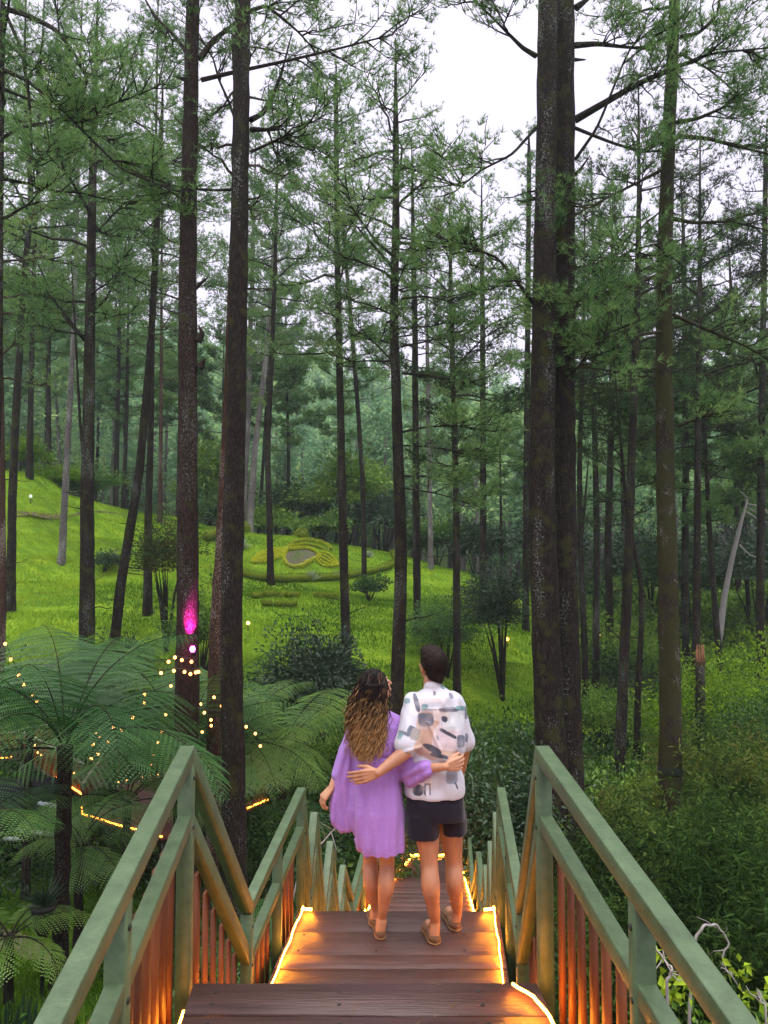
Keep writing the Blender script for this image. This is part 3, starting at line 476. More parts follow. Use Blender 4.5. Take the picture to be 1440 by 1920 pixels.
# ---------------------------------------------------------------- shrubs
def blob_pts(n, c, R, rng, shell=.55, sc=1.6, amp=.35, flat=0.):
    u = nrm(rng.standard_normal((n, 3))); u[:, 2] = np.where(u[:, 2] < flat, -u[:, 2]*.5, u[:, 2]); r = (1-shell*rng.random(n)**1.6); k = 1+amp*vnoise(u*1.0+np.asarray(c)*.37, sc)*1.6
    return np.asarray(c)+u*(r*k)[:, None]*np.asarray(R), u
def shrub(x, y, R, h, n, size, mt, seed, lab, cat='shrub', group=None, name='shrub', asp=.45, z0=0., stems=5, parts=5, v0=.5, up=.5):
    rng = np.random.default_rng(seed+1000); g = float(gz(x, y)); o = empty(name, (x, y, g), lab, cat, group); lf = MB(); st = MB()
    for k in range(parts):
        a = rng.uniform(0, 6.28); rr = R*.6*rng.random()**.5 if k else 0; c = np.array([x+rr*math.cos(a), y+rr*math.sin(a), g+z0+(h-z0)*rng.uniform(.35, .65)]); rad = R*rng.uniform(.45, .75)
        q, u = blob_pts(n//parts, c, (rad, rad, (h-z0)*rng.uniform(.35, .5)), rng, .6)
        add_leaves(lf, q, size, rng, np.clip(v0+.22*vnoise(q, 1.3/max(R, .5))+rng.normal(0, .1), 0, 1), asp, up, D=nrm(u+np.array([0, 0, -.2])))
        st.tube([(x, y, g-.1), ((x+c[0])/2, (y+c[1])/2, g+(c[2]-g)*.6), c], [.02+.01*h, .015+.006*h, .01], 4, cap=False)
    link('stem', st.mesh('stem'), M['bark'], o); link('foliage', lf.mesh('foliage'), M[mt], o); return o
def shrubs():
    def at(px, d): return (px-720)/F*d
    S = [ # px, d, R, h, n, leaf, mat, label, v0
     (600, 25, 1.9, 4.9, 11000, .16, 'leafd', 'large dark round bush below the hedge figure', .35),
     (692, 38, 1.1, 1.5, 2200, .14, 'leafm', 'small rounded bush at the foot of the thin curving pine', .3),
     (940, 30, 1.8, 5.8, 9000, .13, 'leafd', 'small dark tree with layered leaves at the right end of the lawn', .35),
     (838, 30, 1.7, 3.2, 8000, .1, 'needle', 'feathery young conifer behind the man’s head', .2),
     (195, 36, .8, 1.0, 1400, .14, 'leafd', 'little palm-like shrub alone on the left lawn', .55),
     (700, 14, 1.5, 3.4, 7000, .11, 'leafm', 'leafy bush behind the couple seen between their heads and the pine', .35),
     (925, 13.5, 1.2, 3.4, 6000, .12, 'leafd', 'bush with drooping compound leaves at the man’s right shoulder', .55),
     (1000, 14, 1.0, 3.4, 4500, .12, 'leafd', 'tall dark shrub between the man and the twin pine', .6),
     (520, 16, 1.3, 2.9, 5000, .10, 'leafm', 'bush with small bright leaves left of the woman', .4),
     (590, 13, 1.0, 2.0, 4000, .09, 'leafm', 'low bush behind the second peak of the left railing', .35),
     (820, 24, 2.0, 2.6, 5000, .14, 'leafd', 'dark thicket at the foot of the lawn behind the man', .5),
     (900, 21, 1.8, 2.6, 5000, .14, 'leafm', 'green thicket right of the man before the lawn', .3),
     (660, 22, 1.8, 2.4, 5000, .12, 'leafm', 'thicket of pale leaves behind the woman’s hair', .55),
     (1010, 24, 1.8, 2.3, 4500, .13, 'leafm', 'thicket beyond the twin pine, left of its stems', .25),
     (470, 24, 1.8, 3.0, 5000, .13, 'leafm', 'leafy bush below the terrace hedge right of the tallest near trunk', .45),
     (380, 27, 1.6, 4.2, 5000, .13, 'leafm', 'thin leafy bush between the two big left trunks', .6),
     (315, 29, 1.5, 5.2, 4500, .13, 'needled', 'straggly brown-green conifer sapling beside the magenta-lit trunk', .8),
     (240, 27, 1.2, 2.4, 3000, .12, 'leafd', 'dark sapling beside the slanting pine', .5),
     (100, 45, 2.2, 2.3, 3500, .2, 'leafy', 'bright yellow-green bush on the crest of the left lawn', .25),
     (160, 47, 2.4, 2.2, 3500, .2, 'leafm', 'wide green bush on the crest right of the yellow-green one', .6),
     (40, 46, 1.6, 3.0, 2500, .2, 'leafy', 'yellowish leafy shrub at the far left of the crest', .1),
     (395, 62, 3.2, 9, 4500, .4, 'leafm', 'pale billowing tree behind the lawn between the big left trunks', .95),
     (430, 58, 2.6, 4, 3000, .35, 'leafm', 'rounded bush behind the left end of the terrace hedge', .45),
     (650, 60, 4.0, 8, 5500, .4, 'leafm', 'spreading yellow-green tree behind the middle of the lawn', .7),
     (560, 62, 3.0, 6, 4000, .38, 'leafm', 'round blue-green tree behind the hedge figure', .25),
     (720, 60, 3.2, 5, 4000, .38, 'leafd', 'dark rounded tree behind the right part of the lawn', .6),
     (820, 56, 3.0, 4, 4000, .34, 'leafm', 'low bright bushes at the far right rim of the lawn', .5),
     (890, 54, 2.6, 4.5, 3500, .34, 'leafd', 'dark bush beyond the far right rim of the lawn', .55),
     (600, 54, 2.2, 2.4, 3000, .28, 'leafm', 'tall grass-green clump along the back edge of the lawn', .7),
     (510, 55, 2.2, 2.6, 3000, .28, 'leafm', 'grassy clump behind the terrace hedge', .75),
     (1050, 50, 3.0, 6, 4500, .3, 'leafd', 'dark leafy tree seen between the right trunks', .45),
     (1220, 44, 3.4, 6, 5000, .28, 'leafd', 'broad dark shrubbery behind the mossy trunk', .5),
     (1290, 40, 3.0, 5, 5000, .25, 'leafm', 'spreading green tree behind the pale dead tree', .2),
     (1420, 36, 3.2, 6, 6000, .22, 'leafd', 'dark tree at the right border above the undergrowth', .45),
     (1405, 52, 4.0, 9, 5000, .32, 'leafm', 'taller broad-leaved tree far right on the slope', .45),
     (1120, 28, 1.8, 2.6, 5000, .13, 'leafm', 'lit green thicket between the curved pines', .85),
     (1240, 25, 2.2, 2.6, 6000, .12, 'leafm', 'bushes round the foot of the crooked pine', .75),
     (1380, 24, 3.2, 4.4, 11000, .13, 'leafy', 'bright feathery bush right of the snapped stump', .3),
     (1330, 28, 2.4, 3.4, 6000, .14, 'leafm', 'leafy sapling thicket behind the snapped stump', .85),
     (1440, 19, 2.2, 3.2, 6000, .1, 'leafm', 'green bush at the right border beside the stump', .3)]
    for i, (px, d, R, h, n, lf, mt, lab, v0) in enumerate(S):
        tree = h > 4.95; shrub(at(px, d), d, R, h, n, lf, mt, i, lab, 'small tree' if tree else 'bush', 'bushes and saplings of the garden', 'broadleaf_tree' if tree else 'bush', z0=(.25*h if tree else .05), parts=7, v0=v0)
shrubs()
def bamboo(x, y, R, h, seed, lab, n=120, v0=.4):
    """thicket of thin arching canes with fine drooping leaves"""
    rng = np.random.default_rng(seed+50); o = empty('bamboo_thicket', (x, y, float(gz(x, y))), lab, 'bamboo', 'feathery bamboo thickets below the right railing'); lf = MB(); st = MB(); Q = []; D = []
    for _ in range(n):
        a = rng.uniform(0, 6.28); r = R*.8*rng.random()**.5; bx, by = x+r*math.cos(a), y+r*math.sin(a); b = np.array([bx, by, float(gz(bx, by))-.05]); H = h*rng.uniform(.6, 1.05)
        ln = np.array([math.cos(a), math.sin(a), 0])*rng.uniform(.1, .45)*H*.7; t = np.linspace(0, 1, 7)[:, None]; p = b+ln*t**2+np.array([0, 0, H])*(t*1.25-.32*t**3); p[:, 2] = b[2]+(p[:, 2]-b[2])
        st.tube(p, .008*(1-t[:, 0]*.8), 3, cap=False); k = 70; u = rng.uniform(.22, 1.03, k); q = np.stack([np.interp(u, t[:, 0], p[:, j]) for j in range(3)], 1)+rng.normal(0, .13, (k, 3)); Q.append(q); D.append(nrm(rng.normal(0, 1, (k, 3))*[1, 1, .4]+[0, 0, -.25]+ln*.6))
    Q = np.concatenate(Q); add_leaves(lf, Q, .125, rng, np.clip(v0+.5*vnoise(Q, .9)+.2*vnoise(Q, 3), 0, 1), .2, .5, D=np.concatenate(D))
    link('cane', st.mesh('cane'), M['bamboo'], o); link('foliage', lf.mesh('foliage'), M['bamboo'], o)
def bamboos():
    for i, (px, d, R, h, v, lab) in enumerate([(1200, 12.2, 1.3, 1.9, .45, 'feathery bamboo thicket just beyond the first peak of the right railing'), (1320, 11, 1.4, 2.3, .4, 'feathery bamboo thicket before the foot of the mossy trunk'), (1430, 10, 1.5, 2.6, .4, 'tall feathery bamboo thicket at the right border, middle height'),
      (1360, 8.5, 1.3, 1.9, .3, 'shadowy bamboo thicket close under the right railing'), (1480, 8.2, 1.4, 2.6, .35, 'bamboo thicket cut by the lower right border'), (1140, 15.5, 1.3, 1.7, .6, 'light feathery bamboo behind the twin pine’s foot'), (1380, 15, 1.7, 2.2, .7, 'light feathery bamboo right of the mossy trunk'), (1480, 14, 1.6, 2.4, .6, 'light feathery bamboo at the right border behind the taller one'),
      (1260, 9, 1.2, 1.5, .3, 'dark low bamboo seen over the lower part of the right railing'), (1010, 11, .9, 1.6, .45, 'bamboo tuft behind the first peak of the right railing')]):
        bamboo((px-720)/F*d, d, R, h, i, lab, 130, v)
bamboos()
# ---------------------------------------------------------------- undergrowth: nobody could count it
def undergrowth():
    rng = np.random.default_rng(77); lf = MB()
    n = 5200; y = 6+46*rng.random(n)**.9; x = rng.uniform(-1, 1, n)*y*.62
    lawn = (y > 27.5) & (y < 52) & (x < 9.5+(y-38)*.1)
    left = (x < -3.0) & (y < 17.5) & (rng.random(n) > .04); path = (abs(x-(-.1+.084*y)) < 1.0) & (y < 20) & (y > 0)
    k = ~(lawn | left | path); x, y = x[k], y[k]; z = gz(x, y); tone = vnoise(np.stack([x, y, z], -1), .25)
    for i in range(len(x)):
        s = rng.uniform(.35, .8)*(1+.02*y[i]); m = int(120 if y[i] < 18 else 80); hh = s*rng.uniform(.8, 1.5)*(1.3 if x[i] > 2 else 1); lsz = (.09 if y[i] < 18 else .13)*rng.uniform(.7, 1.2)*(1+y[i]*.012)
        if y[i] > 40: lsz *= 1.5
        q, u = blob_pts(m, (x[i], y[i], z[i]+hh*.3), (s, s, hh*.75), rng, .7); add_leaves(lf, q, lsz, rng, np.clip(.42+tone[i]*.85+rng.normal(0, .13)+.18*(x[i] > 4 and y[i] > 13), 0, 1), rng.choice([.25, .45, .6]), .6, D=nrm(u+[0, 0, .3]))
    tag(link('undergrowth', lf.mesh('undergrowth'), M['leafm']), 'tangled green undergrowth of weeds and ferns covering the slope', 'undergrowth', kind='stuff')
undergrowth()
# ---------------------------------------------------------------- wooden stairs
def cx_(d): return -.075+(.084 if d > 2.96 else -.07)*(d-2.96)
def S(d, lat, zr): return np.array([cx_(d)+lat, d, zr+CZ])
STEPS = [(2.9, 3.25, -1.863), (3.25, 3.65, -2.097), (3.65, 4.99, -2.33)]
STEPS += [(4.99+.33*i, 4.99+.33*(i+1), -2.33-.196*(i+1)) for i in range(8)]+[(7.63, 8.2, -3.9)] + [(8.2+.514*i, 8.2+.514*(i+1), -3.9-.1762*(i+1)) for i in range(21)] + [(19.0, 20.6, -7.6)]
NODES = [(.25, -1.105), (2.04, -.875), (2.96, -.755), (3.88, -1.77), (4.56, -1.70), (5.28, -1.63), (5.55, -2.38), (5.81, -1.97), (6.2, -2.88), (6.6, -2.49), (7.0, -3.3), (7.4, -3.02), (8.05, -3.6), (9.2, -3.6),
         (11.3, -4.95), (13., -4.85), (15.5, -6.3), (16.8, -6.0), (19., -6.75)]
ND = np.array(NODES)
def railz(d): return np.interp(d, ND[:, 0], ND[:, 1])
def tread(d):
    if d < 2.9: return -1.63
    for a, b, z in STEPS:
        if a <= d < b: return z
    return -7.6
def stairs():
    rng = np.random.default_rng(3); o = empty('wooden_stairs', (-.08, 2.9, 0), 'brown plank staircase and landing descending from the viewer to the valley floor', 'stairs')
    def board(d0, d1, zr, th=.035, hw=.655):
        mb = MB(); g = .0055; a = [S(d0+g, -hw, zr), S(d0+g, hw, zr), S(d1-g, hw, zr), S(d1-g, -hw, zr)]; j = rng.normal(0, .0015, 4); v = rng.random()
        top = [p+[0, 0, j[i]] for i, p in enumerate(a)]; c = .004
        cen = sum(top)/4; t2 = [p+(cen-p)*np.array([.004, .035, 0]) for p in top]; lo = [p-[0, 0, c] for p in top]; bt = [p-[0, 0, th] for p in top]
        V = t2+lo+bt; Q = [[0, 1, 2, 3], [11, 10, 9, 8]]
        for k in range(4): k2 = (k+1) % 4; Q += [[4+k, 4+k2, k2, k], [8+k, 8+k2, 4+k2, 4+k]]
        mb.add(V, Q=Q, var=v); return mb
    e = 2.925; n = 0
    for w in (.205, .19, .2, .2, .2, .2, .2, .2, .2, .2, .2, .2, .2, .2, .2):
        link('plank', board(e-w, e, -1.63).mesh('plank'), M['plank'], o); e -= w
    for w in (.035,):                     # fascia under the edge
        fb = MB(); fb.box(S(2.9, -.65, -1.72), S(2.9, .65, -1.72), .03, .12); link('riser', fb.mesh('riser'), M['plankdark'], o)
    for i, (a, b, z) in enumerate(STEPS):
        if i == 2: cuts = [3.62, 3.85, 4.08, 4.285, 4.44, 4.72, 4.995]
        elif i == len(STEPS)-1: cuts = list(np.linspace(a, b, 9))
        elif b-a > .45: cuts = [a-.01, a+.17, a+.34, b+.0]
        else: cuts = [a-.02, (a+b)/2, b]
        for p, q in zip(cuts[:-1], cuts[1:]): link('plank', board(p, q, z+(.012 if i == 2 and q < 4.5 else 0)).mesh('plank'), M['plank'], o)
    ru = MB()
    for lat in (-.6, .6):
        for (a, za, b, zb) in ((-.6, -1.78, 2.9, -1.78), (2.9, -1.98, 3.7, -2.5), (3.7, -2.48, 5.0, -2.48), (5.0, -2.75, 7.65, -4.35), (7.5, -4.15, 8.2, -4.15), (8.2, -4.1, 19, -7.9)): ru.box(S(a, lat, za), S(b, lat, zb), .05, .2)
    link('stringer', ru.mesh('stringer'), M['plankdark'], o)
    for d, lat in [(d, s) for d in (.2, 2.8, 4.6, 7, 9.5, 12, 15, 18) for s in (-.58, .58)]:
        t = tread(d)-.2; g = float(gz(cx_(d)+lat, d))-CZ; pb = MB(); pb.box(S(d, lat, g-.3), S(d, lat, t), .1, .1, up=(0, 1, 0)); link('support_post', pb.mesh('support_post'), M['plankdark'], o)
    sc = MB()
    for d0 in (2.86, 2.78, 2.67, 2.59, 2.47, 2.39, 4.1, 4.2, 4.36, 4.5, 4.68):
        for lat in (-.56, -.1, .42):
            c = S(d0, lat, tread(d0)+.0022); a = np.arange(8)*math.pi/4; V = [c]+[c+[.0085*math.cos(t), .0085*math.sin(t), 0] for t in a]; sc.add(V, T=[[0, 1+i, 1+(i+1) % 8] for i in range(8)])
    link('screw_heads', sc.mesh('screw_heads'), surf('dark_screw', [(0, (.01, .01, .01)), (1, (.02, .02, .02))]), o)
stairs()
def railing(sg):
    side = 'left' if sg < 0 else 'right'; lat = .7*sg; rng = np.random.default_rng(5+sg)
    o = empty('stair_railing', tuple(S(2.9, lat, -1.63)), 'green zigzag railing with red-brown slats on the %s side of the stairs' % side, 'railing', 'zigzag railings of the stairs')
    hw = .058; hh = .058
    for dz in (0, -.25):
        for (a, za), (b, zb) in zip(NODES[:-1], NODES[1:]):
            if (a, b) in ((.25, 2.04), (3.88, 4.56)) : continue
            if b == 2.96: a, za = NODES[0]
            if b == 5.28: a, za = NODES[3]
            p, q = S(a, lat, za+dz-hh/2), S(b, lat, zb+dz-hh/2); d = nrm(q-p); rb = MB(); rb.box(p-d*.02*0, q+d*0.018, hw if dz == 0 else hw-.006, hh); me = rb.mesh('rail')
            ro = link('rail', me, M['paint'], o); bev = ro.modifiers.new('b', 'BEVEL'); bev.width = .004; bev.segments = 2
    for i, (d, z) in enumerate(NODES[1:]):
        t = tread(d+.001); pb = MB(); top = z-.05; pb.box(S(d, lat, t-.22), S(d, lat, top), .056, .056, up=(0, 1, 0), var=rng.random()); po = link('post', pb.mesh('post'), M['paint'], o)
        bev = po.modifiers.new('b', 'BEVEL'); bev.width = .003
        if d < 6:
            for zz in (z-.12, z-.31, t+.05):
                if t+.03 < zz < z-.07: c = S(d, lat-sg*.029, zz); bb = MB(); bb.tube([c+[sg*.003, 0, 0], c-[sg*.004, 0, 0]], .009, 8); q = link('bolt', bb.mesh('bolt'), M['iron'], po); q.location = (0, 0, 0)
    far = MB(); d = .35; k = 0
    while d < 18.9:
        if min(abs(ND[:, 0]-d)) > .05:
            t = tread(d); lo = t-.2-(.08 if k % 2 else 0); hi = float(railz(d))-.25-.055+rng.normal(0, .005); x = lat+sg*.041
            if hi-lo > .1:
                mb = MB() if k < 98 else far; a = S(d, x, lo); b = S(d+rng.normal(0, .004), x+rng.normal(0, .002), hi); mb.box(a, b, .05, .018, up=(1, 0, 0), var=rng.random())
                if k < 98:
                    so = link('baluster', mb.mesh('baluster'), M['slat'], o)
                k += 1
        d += .115 if d < 8.2 else .11
    fo = link('balusters', far.mesh('balusters'), M['slat'], o); fo['kind'] = 'stuff'
railing(-1); railing(1)
def ropes():
    rng = np.random.default_rng(8)
    def rope(pts, lab, r=.0042, grp='rope lights along the stairs', wob=.006):
        pts = np.array(pts); L = np.concatenate([[0], np.cumsum(np.linalg.norm(np.diff(pts, axis=0), axis=1))]); n = max(8, int(L[-1]/.03)); t = np.linspace(0, L[-1], n); q = np.stack([np.interp(t, L, pts[:, k]) for k in range(3)], 1)
        w = np.stack([vnoise(q+7*k, 9)*wob for k in range(3)], 1); w[:, 2] = abs(w[:, 2]); mb = MB(); mb.tube(q+w, r, 6); tag(link('rope_light', mb.mesh('rope_light', True), M['rope']), lab, 'rope light', grp)
    for sg in (-1, 1):
        side = 'left' if sg < 0 else 'right'
        def prof(a, b, off):
            pts = []
            for (p, q, z) in STEPS:
                if q <= a or p >= b: continue
                p, q = max(p, a), min(q, b)
                if pts: pts.append(S(p+.012, sg*.622, pts[-1][2]-CZ)); pts.append(S(p+.012, sg*.622, z+off))
                else: pts.append(S(p+.02, sg*.622, z+off))
                pts.append(S(q-.0, sg*.622, z+off))
            return pts
        rope(prof(2.92, 3.65, .012), 'glowing warm rope light hidden down the %s side of the first steps' % side)
        rope(prof(3.67, 4.99, .024), 'glowing warm rope light on the %s edge of the landing where the couple stands' % side)
        rope(prof(5.0, 8.2, .012), 'warm rope light down the %s side of the steep flight beyond the couple' % side)
        rope(prof(8.2, 19, .012), 'warm rope light down the %s side of the long lower flight' % side, r=.008)
        rope([S(4.97, sg*.63, -2.31), S(4.975, sg*.585, -2.315), S(4.97, sg*.56, -2.316)], 'short bright rope light end across the %s back corner of the landing' % side, r=.008)
    rope([S(2.86, .55, -1.618), S(2.80, .60, -1.618), S(2.6, .625, -1.618), S(2.3, .632, -1.618), S(1.9, .63, -1.618)], 'bright rope light curling over the right edge of the nearest deck boards', r=.0052, wob=.02)
    for sg in (-1, 1): rope([S(-.2, sg*.678, -1.70), S(1.4, sg*.678, -1.70), S(2.86, sg*.678, -1.70)], 'rope light hidden under the %s edge of the nearest deck boards' % ('left' if sg < 0 else 'right'))
    rope([S(19.2, -.62, -7.585), S(19.2, .62, -7.585)], 'warm rope light laid across the far end of the stairs', r=.013)
ropes()
def litter():
    rng = np.random.default_rng(14); n = 150; d = 1.6+3.3*rng.random(n); lat = rng.uniform(-.6, .6, n); a = rng.uniform(0, 3.14, n)
    P0 = np.array([S(x, y, tread(x)+(.016 if 3.6 < x < 4.44 else .005)) for x, y in zip(d, lat)]); L_ = rng.uniform(.02, .055, n)[:, None]; D = np.stack([np.cos(a), np.sin(a), a*0], 1); sd = np.stack([-np.sin(a), np.cos(a), a*0], 1)*.0016
    V = np.stack([P0-sd, P0+sd, P0+D*L_], 1).reshape(-1, 3); me = npmesh('fallen_needles', V, [np.arange(n*3).reshape(-1, 3)], np.repeat(rng.random(n), 3))
    tag(link('fallen_needles', me, leafmat('dry_needles', [(0, (.05, .03, .015)), (1, (.2, .13, .05))], .1)), 'dry pine needles scattered on the deck boards', 'pine needles', kind='stuff')
litter()
# ---------------------------------------------------------------- decks at the left, strings of bulbs, garden hedges
def pz(px, py, zr): v = ray(px, py); v = v*(zr/v[2]); return np.array([v[0], v[1], zr+CZ])
def deck(name, poly, zr, lab, railed, rope_e, h=.78, cat='deck'):
    c = sum(poly)/len(poly); o = empty(name, tuple(c), lab, cat); n = len(poly); rng = np.random.default_rng(12)
    V = [p for p in poly]+[p-[0, 0, .12] for p in poly]; mb = MB(); t = [[0, i, i+1] for i in range(1, n-1)]
    mb.add(V, T=t+[[n, n+i+1, n+i] for i in range(1, n-1)], Q=[[i, n+i, n+(i+1) % n, (i+1) % n] for i in range(n)]); link('floor_boards', mb.mesh('floor_boards'), surf(name+'_boards', [(.3, (.045, .026, .022)), (.7, (.085, .052, .046))], 3, .85, .3, (6, .5, 1), spec=.08), o)
    for i in railed:
        a, b = poly[i], poly[(i+1) % n]; L = np.linalg.norm(b-a); m = max(1, int(L/1.4)); u = [0, 0, 1]
        r = MB(); r.box(a+[0, 0, h], b+[0, 0, h], .07, .05); link('rail', r.mesh('rail'), M['railtop'], o)
        for k in range(m+1): q = a+(b-a)*k/m; pb = MB(); pb.box(q-[0, 0, .1], q+[0, 0, h-.02], .07, .07, up=(0, 1, 0)); link('post', pb.mesh('post'), M['plankdark'], o)
        s = MB(); k = int(L/.12)
        for j in range(1, k): q = a+(b-a)*j/k; s.box(q+[0, 0, .01], q+[0, 0, h-.025], .045, .02, up=(0, 1, 0), var=rng.random())
        so = link('slats', s.mesh('slats'), M['slat'], o); so['kind'] = 'stuff'
    for p in poly:
        g = float(gz(p[0], p[1])); q = p+(c-p)*.03; pb = MB(); pb.box(np.array([q[0], q[1], g-.2]), q-[0, 0, .12], .09, .09, up=(0, 1, 0)); link('support_post', pb.mesh('support_post'), M['iron'], o)
        bb = MB(); e = q+(c-q)*.3; bb.box(np.array([q[0], q[1], q[2]-1.1]), e-[0, 0, .13], .04, .04); link('brace', bb.mesh('brace'), M['iron'], o)
    return o
M['railtop'] = surf('pale_worn_rail', [(0, (.2, .17, .14)), (1, (.3, .26, .2))], 5, .6)
D2 = [pz(x, y, -6.6) for x, y in ((155, 1527), (305, 1570), (455, 1520), (503, 1500), (478, 1474), (400, 1456), (300, 1453), (190, 1472))]
deck('round_deck', D2, -6.6, 'round railed viewing deck behind the tree ferns left of the stairs', [2, 3, 4, 5, 6, 7], [])
D1 = [pz(x, y, -6.2) for x, y in ((-160, 1440), (42, 1420), (155, 1490), (120, 1530), (-160, 1560))]
deck('walkway_deck', [D1[0], D1[1], D1[1]+[.5, 1.2, 0], D1[0]+[0, 1.2, 0]][::-1], -6.2, 'raised walkway leading in from the left border to the round deck', [2, 1], [], cat='walkway')
W2 = [D1[1], D1[2], D1[2]+[.9, .5, 0], D1[1]+[.9, .9, 0]]
deck('walkway_deck', W2, -6.2, 'raised walkway slanting down between the far walkway and the round deck', [0], [], cat='walkway')
def edge_rope(pts, lab, r=.02, dots=False):
    pts = np.array(pts); mb = MB(); L = np.concatenate([[0], np.cumsum(np.linalg.norm(np.diff(pts, axis=0), axis=1))])
    n = max(4, int(L[-1]/(.22 if dots else .08))); t = np.linspace(0, L[-1], n); q = np.stack([np.interp(t, L, pts[:, k]) for k in range(3)], 1); q[:, 2] += vnoise(q, 3)*.012
    if dots:
        for p in q: mb.tube([p-[0, 0, .02], p, p+[0, 0, .02]], [.008, .022, .008], 5)
    else: mb.tube(q, r, 5)
    tag(link('rope_light', mb.mesh('rope_light', True), M['rope2'] if not dots else M['bulb']), lab, 'rope light', 'rope lights on the left decks')
up = np.array([0, -.06, .03])
edge_rope([D1[0]+up, D1[1]+up-[.3, 0, 0]], 'orange rope light at the left border on the far walkway edge')
edge_rope([D1[1]+up+[.2, 0, 0], D1[2]+up], 'orange rope light slanting down the walkway behind the nearest tree fern')
edge_rope([D2[0]+up+[0, 0, .18], D2[0]+up, (D2[0]*.3+D2[1]*.7)+up, D2[1]+up], 'orange rope light along the front edge of the round deck left of the railing peak')
edge_rope([D2[2]+up, D2[3]+up], 'bright rope light at the right corner of the round deck beside the tallest near trunk')
edge_rope([D2[5]+[0, 0, .05], D2[6]+[0, -.1, .05], D2[7]+[.2, -.1, .05], D2[7]*.5+D2[0]*.5], 'dotted line of tiny lights along the back edge of the round deck', dots=True)
def bulbs_string(pts, lab, r=.028, top=None, m='bulb'):
    q = [P(x, y, d) for x, y, d in pts]; o = empty('string_lights', tuple(q[0]), lab, 'string lights', 'strings of bulbs hung over the left decks'); cb = MB(); path = []
    for a, b in zip(q[:-1], q[1:]):
        for t in np.linspace(0, 1, 7)[:-1]: path.append(a+(b-a)*t+[0, 0, .05-.25*t*(1-t)*min(1, np.linalg.norm(b-a))])
    path.append(q[-1]+[0, 0, .05]); cb.tube(path, .009, 4); link('cable', cb.mesh('cable'), M['iron'], o)
    for p in q:
        b = MB(); b.tube([p-[0, 0, r*1.2], p-[0, 0, r*.8], p, p+[0, 0, r*.8]], [r*.35, r*.85, r, r*.4], 8); bo = link('bulb', b.mesh('bulb', True), M[m], o)
        s = MB(); s.tube([p+[0, 0, r*.8], p+[0, 0, r*1.7]], r*.42, 6); link('socket', s.mesh('socket'), M['iron'], bo) if False else link('socket', s.mesh('socket'), M['iron'], o)
def c4(l, d): return [(x/2.571, 1080+y/2.571, d+k*.07) for k, (x, y) in enumerate(l)]
bulbs_string(c4([(25, 325), (52, 400), (90, 475), (115, 522), (153, 573), (177, 600)], 13.0), 'six warm bulbs descending at the left border before a tree fern')
bulbs_string([(316, 1240, 13.65), (328, 1232, 13.6), (341, 1237, 13.6), (359, 1240, 13.65), (372, 1259, 13.7), (367, 1260, 13.6), (357, 1263, 13.6), (346, 1259, 13.6), (326, 1257, 13.6), (302, 1261, 13.7)], 'ring of warm bulbs wound round the magenta-lit trunk', r=.03)
bulbs_string(c4([(1068, 625), (1032, 583), (985, 657), (970, 615), (940, 572), (935, 598), (952, 678), (1017, 692), (1018, 720), (975, 750)], 14.2), 'cluster of warm bulbs between the magenta-lit trunk and the tallest near trunk')
bulbs_string(c4([(824, 528), (697, 570), (695, 610), (799, 667), (780, 748), (763, 802), (740, 862), (726, 906)], 14.5), 'string of warm bulbs hanging down before the round deck’s back fence')
bulbs_string(c4([(640, 680), (585, 742), (547, 728), (521, 800), (481, 780), (468, 752), (449, 810), (472, 855), (440, 880)], 13.2), 'cluster of warm bulbs just right of the nearest tree fern')
bulbs_string(c4([(1187, 725), (1231, 758), (1255, 818)], 14.8), 'three warm bulbs right of the tallest near trunk')
bulbs_string(c4([(1027, 860), (1042, 895), (1005, 950), (1035, 952)], 16), 'four small bulbs low behind the peak of the left railing', r=.022)
bulbs_string(c4([(168, 815), (182, 850), (198, 862), (356, 948)], 15), 'four tiny bulbs glimpsed through the fronds of the nearest tree fern', r=.018)
def magenta():
    p = P(361, 1217, 13.6); o = empty('magenta_lamp', tuple(p), 'magenta spot lamp shining up the thick trunk left of the tallest near trunk', 'lamp')
    b = MB(); b.tube([p-[0, 0, .05], p, p+[0, 0, .05]], [.03, .05, .03], 10); link('bulb', b.mesh('bulb', True), M['pinklamp'], o)
    c = MB(); c.tube([p+[0, .1, -.12], p+[0, .02, -.05]], .03, 8); link('lamp_housing', c.mesh('lamp_housing'), M['iron'], o)
    l = bpy.data.lights.new('magenta_light', 'SPOT'); l.energy = 900; l.color = (1, .02, .55); l.spot_size = math.radians(38); l.spot_blend = .6; l.shadow_soft_size = .04
    lo = bpy.data.objects.new('magenta_light', l); COL.objects.link(lo); lo.location = p+[-.06, -.03, .06]; lo.rotation_euler = Vector((-.05, .62, 1)).to_track_quat('-Z', 'Y').to_euler()
magenta()
